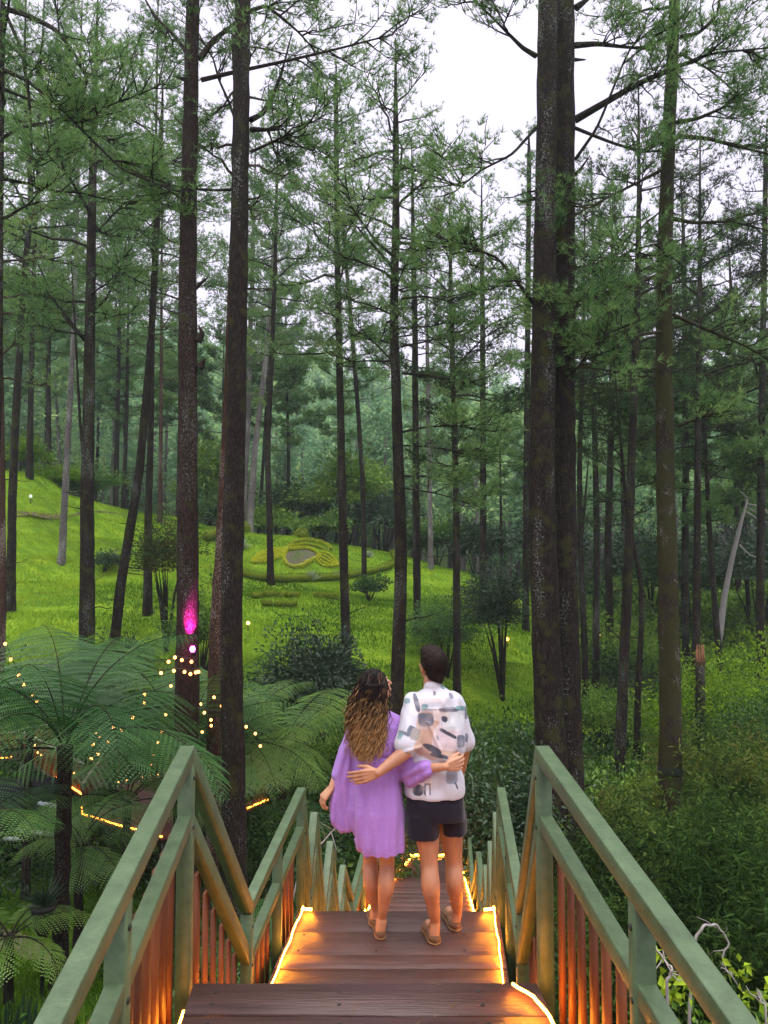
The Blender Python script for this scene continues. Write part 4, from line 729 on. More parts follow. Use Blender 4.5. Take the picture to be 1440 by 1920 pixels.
for i, (px, py, c, lab) in enumerate([(210, 925, 1, 'small warm garden lamp on the left lawn beside the dark leaning pine pair'), (468, 960, 1, 'small warm garden lamp at the foot of the pale leaning pine'), (893, 1032, 1, 'small warm garden lamp at the right rim of the lawn'), (951, 1199, 0, 'orange-red garden lamp on a stake at the foot of the lawn right of the man'),
      (1123, 1193, 1, 'warm garden lamp beside the straight dark pine on the right'), (465, 1171, 1, 'warm garden lamp in the bush right of the tallest near trunk'), (57, 931, 2, 'pale white globe lamp on the upper left lawn')]):
    q = p2g(px, py+14, 22); o = empty('garden_lamp', tuple(q), lab, 'garden lamp', 'small lamps dotted over the garden'); z = (q[2]+q[1]*14/F); t = MB(); t.tube([q, q+[0, 0, q[1]*14/F]], .02, 5); link('stake', t.mesh('stake'), M['iron'], o)
    b = MB(); r = .1*q[1]/40; c_ = np.array([q[0], q[1], z]); b.tube([c_-[0, 0, r], c_-[0, 0, r*.6], c_, c_+[0, 0, r*.6], c_+[0, 0, r]], [r*.1, r*.8, r, r*.8, r*.1], 8)
    link('globe', b.mesh('globe', True), [glow('red_lamp_glow', (1, .25, .05), 12), glow('lamp_glow', (1, .62, .12), 9), glow('white_lamp_glow', (.9, .95, .8), 1.0)][c], o)
M['hedge'] = leafmat('clipped_hedge_leaves', [(0, (.06, .09, .02)), (.4, (.25, .33, .02)), (1, (.72, .74, .05))], .2)
def hedge(name, pts, w, h, lab, cat='hedge', group=None, mt='hedge', closed=False, v0=.5, leaf=.055, parent=None, dens=1.):
    rng = np.random.default_rng(abs(hash(lab)) % 1000 if False else len(lab)); g = [p2g(x, y, 28) for x, y in pts]
    if closed: g.append(g[0])
    g = np.array(g); L = np.concatenate([[0], np.cumsum(np.linalg.norm(np.diff(g, axis=0), axis=1))]); n = max(6, int(L[-1]/.25)); t = np.linspace(0, L[-1], n)
    q = np.stack([np.interp(t, L, g[:, k]) for k in range(2)], 1)
    q[1:-1] = (q[:-2]+2*q[1:-1]+q[2:])/4; z = gz(q[:, 0], q[:, 1]); c = np.column_stack([q, z+h*.35]); mb = MB(); m = int(L[-1]*340*dens)
    u = rng.random(m)*(n-1); i = u.astype(int).clip(0, n-2); f = (u-i)[:, None]; p = c[i]*(1-f)+c[i+1]*f; tn = nrm(c[i+1]-c[i]); sd = np.stack([-tn[:, 1], tn[:, 0], tn[:, 0]*0], 1)
    a = rng.uniform(-.3, math.pi+.3, m); k = 1+.25*vnoise(p, 2.5); p = p+sd*(np.cos(a)*w/2*k)[:, None]; p[:, 2] += np.sin(a)*h*.6*k
    mb.tube(c, [w*.36]*n, 6, var=.2); add_leaves(mb, p, leaf, rng, np.clip(v0+rng.normal(0, .12, m), 0, 1), .6, .8)
    o = link(name, mb.mesh(name), M[mt], parent)
    if parent is None: tag(o, lab, cat, group)
    return o
def garden():
    def c2(l): return [(440+x/4.235, 960+y/4.235) for x, y in l]
    G = 'clipped hedges of the winged heart figure'
    hedge('hedge', c2([(415, 310), (385, 370), (400, 430), (450, 455), (520, 450), (580, 420), (645, 382), (680, 355), (630, 325), (570, 300), (500, 305), (430, 312)]), .22, .26, 'low yellow-green clipped hedge tracing a heart on the lawn', group=G, closed=True, v0=.9, leaf=.05)
    for k, f in enumerate((0, .25, .5, .75, 1.)):
        a = np.array([(410, 302), (340, 305), (260, 325), (185, 352), (132, 408)]); b = np.array([(400, 345), (370, 365), (310, 395), (215, 418), (132, 412)]); l = a*(1-f)+b*f
        hedge('hedge', c2(l), .11, .2, ['topmost', 'second', 'middle', 'fourth', 'lowest'][k]+' hedge row in the left wing of the heart figure', group=G, v0=.9, leaf=.05)
        a = np.array([(690, 330), (750, 345), (800, 390), (825, 432)]); b = np.array([(645, 385), (675, 430), (720, 450), (825, 438)]); l = a*(1-f)+b*f
        hedge('hedge', c2(l), .11, .2, ['topmost', 'second', 'middle', 'fourth', 'lowest'][k]+' hedge row in the right wing of the heart figure', group=G, v0=.9, leaf=.05)
    hedge('hedge', c2([(430, 300), (450, 265), (520, 246), (600, 240), (680, 252), (740, 278), (765, 310)]), .24, .28, 'arched hedge crowning the heart figure', group=G, v0=.6)
    hedge('hedge', c2([(450, 290), (520, 272), (600, 270), (680, 290), (720, 320)]), .18, .24, 'inner arched hedge just above the heart', group=G, v0=.6)
    hedge('hedge', c2([(40, 505), (130, 535), (260, 555), (420, 562), (560, 558), (700, 548), (850, 530), (1000, 505), (1100, 490), (1210, 460), (1300, 425), (1270, 360), (1180, 315), (1040, 285)]), .5, .45, 'long brownish terrace hedge looping round the heart figure', v0=.15, group='terrace hedges')
    hedge('hedge', [(385, 1016), (415, 1006), (450, 1000), (490, 998), (530, 1002), (568, 1012)], .8, .8, 'darker clipped terrace hedge behind the left trunks', v0=.3, group='terrace hedges')
    # heart bed
    pts = [p2g(x, y, 28) for x, y in c2([(425, 325), (400, 375), (415, 422), (455, 442), (520, 438), (575, 410), (640, 372), (655, 352), (620, 328), (570, 312), (500, 316)])]
    c = sum(pts)/len(pts); V = [c+[0, 0, .07]]+[p+[0, 0, .07] for p in pts]; n = len(pts); rr = npmesh('flower_bed', V, [[[0, 1+i, 1+(i+1) % n] for i in range(n)]])
    tag(link('soil', rr, surf('bare_soil', [(.35, (.05, .09, .03)), (.55, (.12, .085, .075))], 1.5, .9)), kind='structure')
    for i, (x, y, s, lab) in enumerate([(583, 1090, .55, 'white-edged spiky plant in front of the heart hedge'), (453, 1030, .6, 'white-edged spiky plant beside the tallest near trunk’s right edge'), (692, 1045, .45, 'white-edged spiky plant beside the thin curving pine'), (528, 1092, .3, 'small white-flowering tuft at the terrace edge left of the slim bent pine'), (634, 1084, .35, 'small white-edged tuft hidden beside the straight pine'), (1330/2+5, 1098, .01, '')]):
        if s < .1: continue
        q = p2g(x, y, 28); rng = np.random.default_rng(i); mb = MB(); m = 60; a = rng.uniform(0, 6.28, m); e = rng.uniform(.3, 1.4, m); D = np.stack([np.cos(a)*np.cos(e), np.sin(a)*np.cos(e), np.sin(e)], 1); add_needles(mb, np.tile(q, (m, 1))+D*.05, D, 2, s, .09, .1, rng, np.full(m, .5))
        tag(link('agave', mb.mesh('agave'), leafmat('variegated_leaf', [(0, (.1, .2, .09)), (.6, (.45, .5, .38)), (1, (.65, .68, .58))], .2) if i == 0 else bpy.data.materials['variegated_leaf']), lab, 'plant', 'pale spiky plants along the terraces')
    for i, (x, y) in enumerate([(502, 1118), (527, 1119), (548, 1120), (600, 1120), (500, 1135), (522, 1136), (545, 1136), (620, 1122), (480, 1120)]):
        hedge('low_hedge', [(x-8, y), (x, y+2), (x+9, y)], .45, .3, ['first', 'second', 'third', 'fourth', 'fifth', 'sixth', 'seventh', 'eighth', 'ninth'][i]+' little clipped mound of the scalloped beds below the terrace hedge', 'hedge', 'scalloped beds', v0=.3)
garden()
def left_bits():
    rng = np.random.default_rng(4)
    # brick path
    pts = [pz(-60, 1660, -6.7), pz(60, 1700, -6.7), pz(115, 1750, -6.7), pz(120, 1800, -6.7), pz(40, 1765, -6.7), pz(-60, 1722, -6.7)]; up_, lo_ = [pts[0], pts[1], pts[2]], [pts[5], pts[4], pts[3]]
    V = []; Q = []
    for a, b in zip(up_, lo_):
        for f in np.linspace(0, 1, 9): p = a*(1-f)+b*f; V.append((p[0], p[1], float(gz(p[0], p[1]))+.05))
    V = np.array(V); Q = [[i*9+j, (i+1)*9+j, (i+1)*9+j+1, i*9+j+1] for i in range(2) for j in range(8)]
    m, N, L = mat('brick_paving'); tc = N.new('ShaderNodeTexCoord'); b = N.new('ShaderNodeTexBrick'); b.inputs['Scale'].default_value = 4; b.inputs['Color1'].default_value = (.16, .1, .085, 1); b.inputs['Color2'].default_value = (.22, .15, .13, 1); b.inputs['Mortar'].default_value = (.05, .05, .04, 1)
    L.new(tc.outputs['Object'], b.inputs['Vector']); p_ = N.new('ShaderNodeBsdfPrincipled'); p_.inputs['Roughness'].default_value = .8; L.new(b.outputs[0], p_.inputs[0]); o = N.new('ShaderNodeOutputMaterial'); L.new(p_.outputs[0], o.inputs[0])
    tag(link('path', npmesh('path', V, [Q]), m), kind='structure')
    pp = [p2g(x, y, 28) for x, y in ((20, 966), (120, 970), (200, 962), (300, 976), (345, 990))]; V = []
    for i, a in enumerate(pp):
        for s_ in (-.28, .28): b = a+np.array([.1, 1, 0])*s_*(1+.3*math.sin(i*2)); V.append((b[0], b[1], float(gz(b[0], b[1]))+.05))
    V = np.array(V); t = np.linspace(0, 4, 41); W_ = np.stack([np.stack([np.interp(t, range(5), V[k::2, j]) for j in range(3)], 1) for k in (0, 1)], 1).reshape(-1, 3); W_[:, 1] += vnoise(W_, 1.5)*.2; W_[:, 2] = gz(W_[:, 0], W_[:, 1])+.04
    tag(link('path', npmesh('path', W_, [[[2*i, 2*i+2, 2*i+3, 2*i+1] for i in range(40)]]), surf('trodden_soil', [(.3, (.07, .06, .025)), (.7, (.13, .1, .06))], 2, .95)), kind='structure')
    # shed with pale boards
    p = P(40, 1555, 19); g = float(gz(p[0], 19)); o = empty('shed', (p[0], 19, g), 'dark low shed with pale boards half hidden behind the nearest tree fern', 'shed'); sx = p[0]
    w = MB(); w.bbox((sx-2.2, 19, g-.1), (sx+.8, 20.2, P(0, 1485, 19)[2])); link('wall', w.mesh('wall'), surf('black_wall', [(0, (.012, .012, .016)), (1, (.02, .02, .026))], 4, .95, spec=.02), o)
    for (x0, y0, x1, y1) in ((72, 1506, 118, 1512), (32, 1556, 112, 1566), (8, 1572, 60, 1574)):
        a, b_ = P(x0, y0, 18.9), P(x1, y1, 18.9); k = MB(); k.box(a, b_, .1, .07); link('board', k.mesh('board'), surf('pale_board', [(0, (.4, .42, .5)), (1, (.5, .52, .6))], 3) if 'pale_board' not in bpy.data.materials else bpy.data.materials['pale_board'], o)
    # pot plant on the path side, spiky row
    q = P(82, 1720, 10.6); g = float(gz(q[0], 10.6)); o = empty('potted_plant', (q[0], 10.6, g), 'black pot on a stand holding a spiky rosette beside the brick path', 'potted plant')
    z0 = q[2]; mb = MB(); mb.tube([(q[0], 10.6, g-.05), (q[0], 10.6, z0-.25)], .03, 6); link('stand', mb.mesh('stand'), M['iron'], o)
    mb = MB(); mb.tube([(q[0], 10.6, z0-.28), (q[0], 10.6, z0-.1), (q[0], 10.6, z0+.13), (q[0], 10.6, z0+.16)], [.05, .13, .17, .18], 14); link('pot', mb.mesh('pot', True), surf('black_pot', [(0, (.01, .01, .01)), (1, (.02, .018, .016))], 4), o)
    mb = MB(); m_ = 46; a = rng.uniform(0, 6.28, m_); e = rng.uniform(.1, 1.5, m_); D = np.stack([np.cos(a)*np.cos(e), np.sin(a)*np.cos(e), np.sin(e)], 1); add_needles(mb, np.tile([q[0], 10.6, z0+.15], (m_, 1)), D, 2, .42, .035, .08, rng, np.full(m_, .35)); link('leaves', mb.mesh('leaves'), M['leafd'], o)
    for i, x in enumerate(np.linspace(-10, 118, 13)):
        d = 8.9+rng.uniform(-.15, .15); b0 = P(x, 1830, d); g = float(gz(b0[0], d)); mb = MB(); m_ = 9; base = np.array([b0[0], d, g])+rng.normal(0, .05, (m_, 3))*[1, 1, 0]; D = nrm(rng.normal(0, .13, (m_, 3))+[0, 0, 1]); add_needles(mb, base, D, 1, .62, .055, .05, rng, np.full(m_, .15))
        tag(link('snake_plant', mb.mesh('snake_plant'), M['leafd']), 'dark upright snake plant in the row in front of the brick path', 'plant', 'row of snake plants')
    # pale dead tree, snapped stump, bare twigs, black band
    o = empty('dead_tree', tuple(P(1350, 1185, 33)), 'pale leaning dead tree with a few bare branches on the right slope', 'dead tree'); q = np.array([P(x, y, 33) for x, y in ((1346, 1215), (1350, 1185), (1358, 1120), (1372, 1050), (1388, 985), (1398, 950), (1402, 935))]); mb = MB(); mb.tube(q, [.15, .15, .13, .11, .085, .05, .02], 7); link('trunk', mb.mesh('trunk', True), M['deadwood'], o)
    for l in (((1400, 960), (1418, 972), (1440, 980)), ((1386, 1022), (1405, 1040), (1445, 1056)), ((1398, 950), (1408, 955), (1425, 964)), ((1402, 935), (1392, 925), (1385, 918)), ((1400, 945), (1430, 950), (1460, 990))):
        mb = MB(); mb.tube([P(x, y, 33) for x, y in l], [.045, .032, .015], 5); link('branch', mb.mesh('branch'), M['deadwood'], o)
    p = P(1313, 1495, 22); g = float(gz(p[0], 22)); o = empty('snapped_stump', (p[0], 22, g), 'snapped pine stump with splintered reddish top and yellow moss collar', 'tree stump'); q = [np.array([p[0], 22, g-.2]), P(1314, 1450, 22), P(1313, 1350, 22), P(1313, 1240, 22)]; mb = MB(); mb.tube(q, [.16, .15, .145, .14], 10, rough=.06, rng=rng); link('trunk', mb.mesh('trunk', True), M['bark'], o)
    mb = MB(); c = P(1313, 1240, 22)
    for k in range(9): a = k*.7; e = c+[.1*math.cos(a), .1*math.sin(a), 0]; mb.tube([e-[0, 0, .1], e+[0, 0, rng.uniform(.15, .55)]], [.05, .008], 4)
    link('splinters', mb.mesh('splinters'), surf('torn_wood', [(0, (.2, .07, .03)), (1, (.3, .14, .08))], 8), o)
    c = P(1314, 1430, 22); mb = MB(); mb.tube([c-[0, 0, .08], c, c+[0, 0, .08]], [.15, .2, .15], 10, rough=.1, rng=rng); link('moss_collar', mb.mesh('moss_collar'), surf('yellow_moss', [(0, (.2, .25, .02)), (1, (.35, .4, .05))], 9), o)
    c = P(1258, 1441, 14.5); mb = MB(); mb.tube([c-[0, 0, .07], c+[0, 0, .07]], .245, 16, cap=False); tag(link('band', mb.mesh('band', True), M['iron']), 'black band strapped round the mossy trunk', 'band')
M['deadwood'] = surf('dead_wood', [(0, (.22, .2, .19)), (1, (.36, .34, .32))], 6, .8)
left_bits()
def twigs():
    rng = np.random.default_rng(21)
    T = [([(1285, 1790, 6.5), (1300, 1768, 6.5), (1320, 1733, 6.5), (1345, 1735, 6.6), (1367, 1767, 6.6), (1354, 1800, 6.6), (1365, 1825, 6.5), (1382, 1824, 6.5)], 'bare pale twig curling over the right railing with a yellow leaf at its tip', [(1382, 1824), (1390, 1808)]),
         ([(1248, 1880, 5.2), (1250, 1845, 5.2), (1262, 1815, 5.2), (1240, 1795, 5.3), (1215, 1760, 5.4)], 'white bare branch with fresh leaves seen between the right rails', [(1222, 1790), (1238, 1790), (1275, 1855), (1262, 1862), (1285, 1852)]),
         ([(1450, 1960, 5.4), (1435, 1890, 5.4), (1418, 1855, 5.5)], 'leafy twig at the lower right corner', [(1435, 1862), (1395, 1882), (1440, 1910), (1420, 1925)]),
         ([(520, 1690, 9), (560, 1640, 9), (620, 1560, 9.3), (650, 1540, 9.4)], 'thin bare twig behind the peaks of the left railing', [])]
    for pl, lab, lv in T:
        q = np.array([P(*a) for a in pl]); q[0, 2] -= .8; g = float(gz(q[0, 0], q[0, 1])); q = np.vstack([[q[0, 0], q[0, 1], g], q]); o = empty('bare_branch', tuple(q[0]), lab, 'branch', None); mb = MB(); tt = np.linspace(0, len(q)-1, len(q)*5); p = np.stack([np.interp(tt, range(len(q)), q[:, k]) for k in range(3)], 1); p += rng.normal(0, .006, p.shape); mb.tube(p, np.linspace(.016, .005, len(p)), 5)
        for _ in range(7): i = rng.integers(len(p)//2, len(p)); e = p[i]+rng.normal(0, .12, 3); mb.tube([p[i], (p[i]+e)/2+rng.normal(0, .02, 3), e], [.005, .004, .002], 4)
        link('stem', mb.mesh('stem'), M['deadwood'], o)
        if lv: mb = MB(); c = np.repeat(np.array([P(x, y, pl[-1][2]) for x, y in lv]), 7, 0)+rng.normal(0, .03, (7*len(lv), 3)); add_leaves(mb, c, .1, rng, np.full(len(c), .8), .55, .4); link('leaves', mb.mesh('leaves'), M['leafy'], o)
twigs()
# ---------------------------------------------------------------- the couple
DP = 4.62
def K(cx, cy, dd=0.): return P(560+cx/3, 1180+cy/3, DP+dd)
FLOOR = -2.33+CZ+.001
def unK(V):                                  # world -> crop pixel of the photo (for placing the print on the cloth)
    x, y, z = V[:, 0], V[:, 1], V[:, 2]-CZ; c, s = math.cos(PITCH), math.sin(PITCH); f = y*c+z*s; u = -y*s+z*c
    return np.stack([(720+F*x/f-560)*3, (960-F*u/f-1180)*3], 1)
def rcone(mb, a, b, ra, rb, k=16):
    a, b = np.asarray(a, float), np.asarray(b, float); d = b-a; L = np.linalg.norm(d)+1e-6; t = d/L; th = np.linspace(0, math.pi/2, 6)
    pos = [a-t*ra*math.cos(x) for x in th]+[b+t*rb*math.sin(x) for x in th]; rad = [max(ra*math.sin(x), .0004) for x in th]+[max(rb*math.cos(x), .0004) for x in th]
    ref = np.array([0, 0, 1.]) if abs(t[2]) < .8 else np.array([1., 0, 0]); u = nrm(np.cross(t, ref)); v = np.cross(t, u); n = len(pos); an = np.arange(k)*2*math.pi/k
    V = np.array([p+r*(math.cos(x)*u+math.sin(x)*v) for p, r in zip(pos, rad) for x in an]); i = np.arange(n-1)[:, None]*k; j = np.arange(k)[None]; j2 = (j+1) % k
    Q = np.stack([i+j, i+j2, i+k+j2, i+k+j], -1).reshape(-1, 4); jj = np.arange(k); T = np.concatenate([[[n*k, (x+1) % k, x], [n*k+1, (n-1)*k+x, (n-1)*k+(x+1) % k]] for x in jj])
    mb.add(np.vstack([V, pos[0], pos[-1]]), Q=Q, T=T)
def ell(mb, c, R, rot=None, k=20, n=12):
    th = np.linspace(0, math.pi, n)[1:-1]; an = np.arange(k)*2*math.pi/k; R = np.asarray(R, float)
    V = [[math.sin(t)*math.cos(a), math.sin(t)*math.sin(a), math.cos(t)] for t in th for a in an]+[[0, 0, 1], [0, 0, -1]]; V = np.array(V)*R
    if rot is not None: V = V@np.asarray(rot).T
    m = len(th); i = np.arange(m-1)[:, None]*k; j = np.arange(k)[None]; j2 = (j+1) % k; Q = np.stack([i+j, i+k+j, i+k+j2, i+j2], -1).reshape(-1, 4)
    T = np.concatenate([[[m*k, x, (x+1) % k], [m*k+1, (m-1)*k+(x+1) % k, (m-1)*k+x]] for x in range(k)]); mb.add(V+np.asarray(c), Q=Q, T=T)
def loft(mb, rings, k=40, p=2.3, fold=0, nf=9, ph=0.):
    """rings: (centre, half width vector x, half depth, ) stacked; closed at both ends; superellipse section with folds"""
    n = len(rings); V = []; a = np.arange(k)*2*math.pi/k
    for q, (c, w, dpt) in enumerate(rings):
        f = fold*(q/(n-1)); rr = 1+f*np.sin(nf*a+ph+q*.15)+f*.5*np.sin((nf*2+1)*a+q*.3); x = np.sign(np.cos(a))*abs(np.cos(a))**(2/p)*w*rr; y = np.sign(np.sin(a))*abs(np.sin(a))**(2/p)*dpt*rr
        V.append(np.asarray(c)+np.stack([x, y, 0*x], 1))
    V = np.concatenate(V+[[rings[0][0]], [rings[-1][0]]]); i = np.arange(n-1)[:, None]*k; j = np.arange(k)[None]; j2 = (j+1) % k
    Q = np.stack([i+j, i+k+j, i+k+j2, i+j2], -1).reshape(-1, 4); T = np.concatenate([[[n*k, x, (x+1) % k], [n*k+1, (n-1)*k+(x+1) % k, (n-1)*k+x]] for x in range(k)]); mb.add(V, Q=Q, T=T)
def rows(mb, R, dd=0., **kw):                # R: crop y, x left, x right, half depth, (extra dd)
    r = []
    for t in R:
        y, x0, x1, h = t[:4]; e = t[4] if len(t) > 4 else 0; a, b = K(x0, y, dd+e), K(x1, y, dd+e); r.append(((a+b)/2, (b[0]-a[0])/2, h))
    loft(mb, r, **kw)
def remesh(mb, name, vox, smooth=6, disp=None):
    me = mb.mesh(name); o = bpy.data.objects.new('tmp_shape', me); COL.objects.link(o); m = o.modifiers.new('r', 'REMESH'); m.mode = 'VOXEL'; m.voxel_size = vox; m.use_smooth_shade = True
    s = o.modifiers.new('s', 'SMOOTH'); s.factor = .5; s.iterations = smooth
    dg = bpy.context.evaluated_depsgraph_get(); e = o.evaluated_get(dg).to_mesh(); nv = len(e.vertices); V = np.empty(nv*3, np.float32); e.vertices.foreach_get('co', V); V = V.reshape(-1, 3).astype(float); N = np.empty(nv*3, np.float32)
    e.vertices.foreach_get('normal', N); N = N.reshape(-1, 3).astype(float); npoly = len(e.polygons); li = np.empty(len(e.loops), np.int32); e.loops.foreach_get('vertex_index', li); Q = li.reshape(npoly, 4) if len(li) == npoly*4 else None
    bpy.data.objects.remove(o); bpy.data.meshes.remove(me)
    if disp is not None: V = V+N*disp(V, N)[:, None]
    return V, N, Q
def put(name, V, Q, m, parent, col=None): return link(name, npmesh(name, V, [Q], None, True, col), m, parent)
def hand(mb, w, d, n, s, L=.185, curl=(.35, .5, .4), spread=.1, thumb=.6, r=.0088):
    """wrist w, finger direction d, back-of-hand normal n, thumb side s; L whole hand length"""
    w, d, n = map(lambda v: np.asarray(v, float), (w, d, n)); d = nrm(d); s = nrm(np.asarray(s, float)-d*np.dot(s, d)); n = nrm(np.cross(d, s))*(1 if np.dot(np.cross(d, s), n) > 0 else -1); pl = L*.5
    for i, (off, fl) in enumerate(((.031, .40), (.0105, .445), (-.010, .415), (-.0295, .33))):
        k0 = w+s*off*.55+d*.012; kn = w+d*pl*(1 if i < 2 else .97 if i == 2 else .92)+s*off; rcone(mb, k0, kn, .0135, .0125, 10); p = kn; ang = 0; dr = nrm(d+s*(off/.03)*spread)
        for j, q in enumerate((.46, .30, .24)):
            ang += curl[j]; v = dr*math.cos(ang)-n*math.sin(ang); e = p+v*L*fl*1.22*q*1.05; rcone(mb, p, e, r*(1.12-.1*j), r*(1.02-.1*j), 10); p = e
    t0 = w+s*.018+d*.022-n*.004; t1 = t0+nrm(d*.75+s*thumb-n*.25)*L*.24; t2 = t1+nrm(d*1.+s*thumb*.4-n*.25)*L*.19; t3 = t2+nrm(d*1.+s*.1-n*.4)*L*.14; rcone(mb, t0, t1, .0165, .0125, 10); rcone(mb, t1, t2, .012, .0105, 10); rcone(mb, t2, t3, .0105, .0085, 10)
def head(mb, c, R, fw, up):
    fw = nrm(np.asarray(fw, float)); rt = nrm(np.cross(fw, up)); up2 = np.cross(rt, fw); rot = np.stack([rt, fw, up2], 1); A = lambda x, y, z: np.asarray(c)+rot@(np.array([x, y, z])*np.array(R)/np.array([.075, .095, .112]))
    sc = R[2]/.112; ell(mb, A(0, -.008, .018), (R[0], R[1]*.98, R[2]*.84), rot); ell(mb, A(0, .022, -.045), (R[0]*.76, R[1]*.72, R[2]*.60), rot); ell(mb, A(0, .062, -.088), (.024*sc, .022*sc, .018*sc), rot)
    rcone(mb, A(0, .09, .012), A(0, .108, -.026), .007*sc, .0115*sc, 10); ell(mb, A(0, .088, -.055), (.022*sc, .011*sc, .0055*sc), rot, 12, 8); ell(mb, A(0, .086, -.065), (.019*sc, .011*sc, .0065*sc), rot, 12, 8)
    rcone(mb, A(-.034, .083, .028), A(.034, .083, .028), .0085*sc, .0085*sc, 10)
    for sg in (-1, 1): ell(mb, A(sg*.074, -.002, -.01), (.008, .019*sc, .031*sc), rot, 12, 8); ell(mb, A(sg*.038, .068, -.02), (.02*sc, .018*sc, .018*sc), rot, 12, 8)
    return A, rot
def skinmat(name, c):
    m, N, L = mat(name); b = N.new('ShaderNodeBsdfPrincipled'); ns = N.new('ShaderNodeTexNoise'); ns.inputs['Scale'].default_value = 14; r = ramp(N, [(.3, tuple(x*.88 for x in c)), (.7, tuple(min(1, x*1.1) for x in c))]); L.new(ns.outputs[0], r.inputs[0]); L.new(r.outputs[0], b.inputs['Base Color'])
    b.inputs['Roughness'].default_value = .48; b.inputs['Subsurface Weight'].default_value = .12; b.inputs['Subsurface Radius'].default_value = (.6, .25, .12); b.inputs['Subsurface Scale'].default_value = .02; o = N.new('ShaderNodeOutputMaterial'); L.new(b.outputs[0], o.inputs[0]); return m
def clothmat(name, c=None, scale=90, bump=.5, rough=.85, trans=0.):
    m, N, L = mat(name); b = N.new('ShaderNodeBsdfPrincipled'); b.inputs['Roughness'].default_value = rough; b.inputs['Specular IOR Level'].default_value = .15; b.inputs['Sheen Weight'].default_value = .15
    if c is None: at = N.new('ShaderNodeAttribute'); at.attribute_name = 'col'; L.new(at.outputs['Color'], b.inputs['Base Color'])
    else: b.inputs['Base Color'].default_value = (*c, 1)
    tc = N.new('ShaderNodeTexCoord'); ns = N.new('ShaderNodeTexNoise'); ns.inputs['Scale'].default_value = scale; ns.inputs['Detail'].default_value = 5; L.new(tc.outputs['Object'], ns.inputs['Vector']); bp = N.new('ShaderNodeBump'); bp.inputs['Strength'].default_value = bump; bp.inputs['Distance'].default_value = .006
    L.new(ns.outputs[0], bp.inputs['Height']); L.new(bp.outputs[0], b.inputs['Normal']); o = N.new('ShaderNodeOutputMaterial'); L.new(b.outputs[0], o.inputs[0]); return m
def eyes(A, rot, parent, sc):
    for sg in (-1, 1):
        mb = MB(); ell(mb, A(sg*.033, .079, .008), (.0125*sc, .009*sc, .0075*sc), rot, 12, 8); link('eye', mb.mesh('eye', True), M['eyewhite'], parent)
        mb = MB(); ell(mb, A(sg*.033, .0868, .008), (.0058*sc, .003*sc, .0058*sc), rot, 12, 8); link('iris', mb.mesh('iris', True), M['iris'], parent)
M['eyewhite'] = surf('eye_white', [(0, (.6, .58, .55)), (1, (.65, .62, .6))], 4, .3); M['iris'] = surf('eye_iris', [(0, (.03, .015, .01)), (1, (.05, .025, .015))], 4, .2)
M['hair'] = None
def hairmat(name):
    m, N, L = mat(name); at = N.new('ShaderNodeAttribute'); at.attribute_name = 'col'; b = N.new('ShaderNodeBsdfPrincipled'); b.inputs['Roughness'].default_value = .6; b.inputs['Specular IOR Level'].default_value = .12; L.new(at.outputs['Color'], b.inputs['Base Color']); o = N.new('ShaderNodeOutputMaterial'); L.new(b.outputs[0], o.inputs[0]); return m
M['hair'] = hairmat('hair_strands')
def shoe(mb, sm, heel, toe, w, hgt):
    """heel and toe points on the floor; upper in mb, sole in sm"""
    heel, toe = np.asarray(heel, float), np.asarray(toe, float); d = nrm(toe-heel); s = np.array([d[1], -d[0], 0]); L = np.linalg.norm(toe-heel); t = np.linspace(0, 1, 14)
    wd = np.interp(t, [0, .04, .2, .45, .7, .9, 1], [.02, .62, .84, .78, 1, .72, .12])*w/2; h = np.interp(t, [0, .08, .25, .4, .55, .8, 1], [hgt*.9, hgt, hgt*.72, hgt*.85, hgt*1.0, hgt*.62, hgt*.3])
    def sect(z0, z1f, grow):
        V = [];
        for i, u in enumerate(t):
            c = heel+d*L*u; z1 = z0+z1f(i)
            for x, z in ((-1, z0), (1, z0), (1.0, (z0*.4+z1*.6)), (.72, z1), (-.72, z1), (-1., (z0*.4+z1*.6))): V.append(c+s*x*wd[i]*grow+[0, 0, z])
        k = 6; n = len(t); i = np.arange(n-1)[:, None]*k; j = np.arange(k)[None]; j2 = (j+1) % k; Q = np.stack([i+j, i+k+j, i+k+j2, i+j2], -1).reshape(-1, 4); Q = np.vstack([Q, [[0, 1, 2, 5], [5, 2, 3, 4], [n*k-6, n*k-1, n*k-4, n*k-5], [n*k-1, n*k-2, n*k-3, n*k-4]]]); return np.array(V), Q
    V, Q = sect(.012, lambda i: h[i], 1.0); mb.add(V, Q=Q); V, Q = sect(0.001, lambda i: .014, 1.07); sm.add(V, Q=Q)
def shoes(parent, L, mu, ms):
    for hl, to, w, h in L:
        mb = MB(); sm = MB(); shoe(mb, sm, hl, to, w, h); s = link('shoe', mb.mesh('shoe', True), mu, parent); sb = s.modifiers.new('s', 'SUBSURF'); sb.levels = sb.render_levels = 2
        q = link('sole', sm.mesh('sole', True), ms, s); q.location = (0, 0, 0); sb = q.modifiers.new('s', 'SUBSURF'); sb.levels = sb.render_levels = 2
def fl(cx, dd): p = K(cx, 1700, dd); return np.array([p[0], DP+dd, FLOOR])
M['leather'] = surf('tan_suede', [(.3, (.1, .05, .025)), (.7, (.16, .085, .045))], 20, .75, .3); M['sole'] = surf('tan_sole', [(0, (.2, .11, .05)), (1, (.26, .15, .07))], 12, .7)
def foot(mb, ankle, heel, toe):
    a = np.asarray(ankle, float); h = np.asarray(heel, float)+[0, 0, .036]; t = np.asarray(toe, float)+[0, 0, .026]; d = nrm(t-h); h2 = h+d*.03
    rcone(mb, a, h2+[0, 0, .01], .031, .031); rcone(mb, h2, t-d*.05, .031, .027); rcone(mb, a, (h+t)/2+[0, 0, .012], .030, .026)
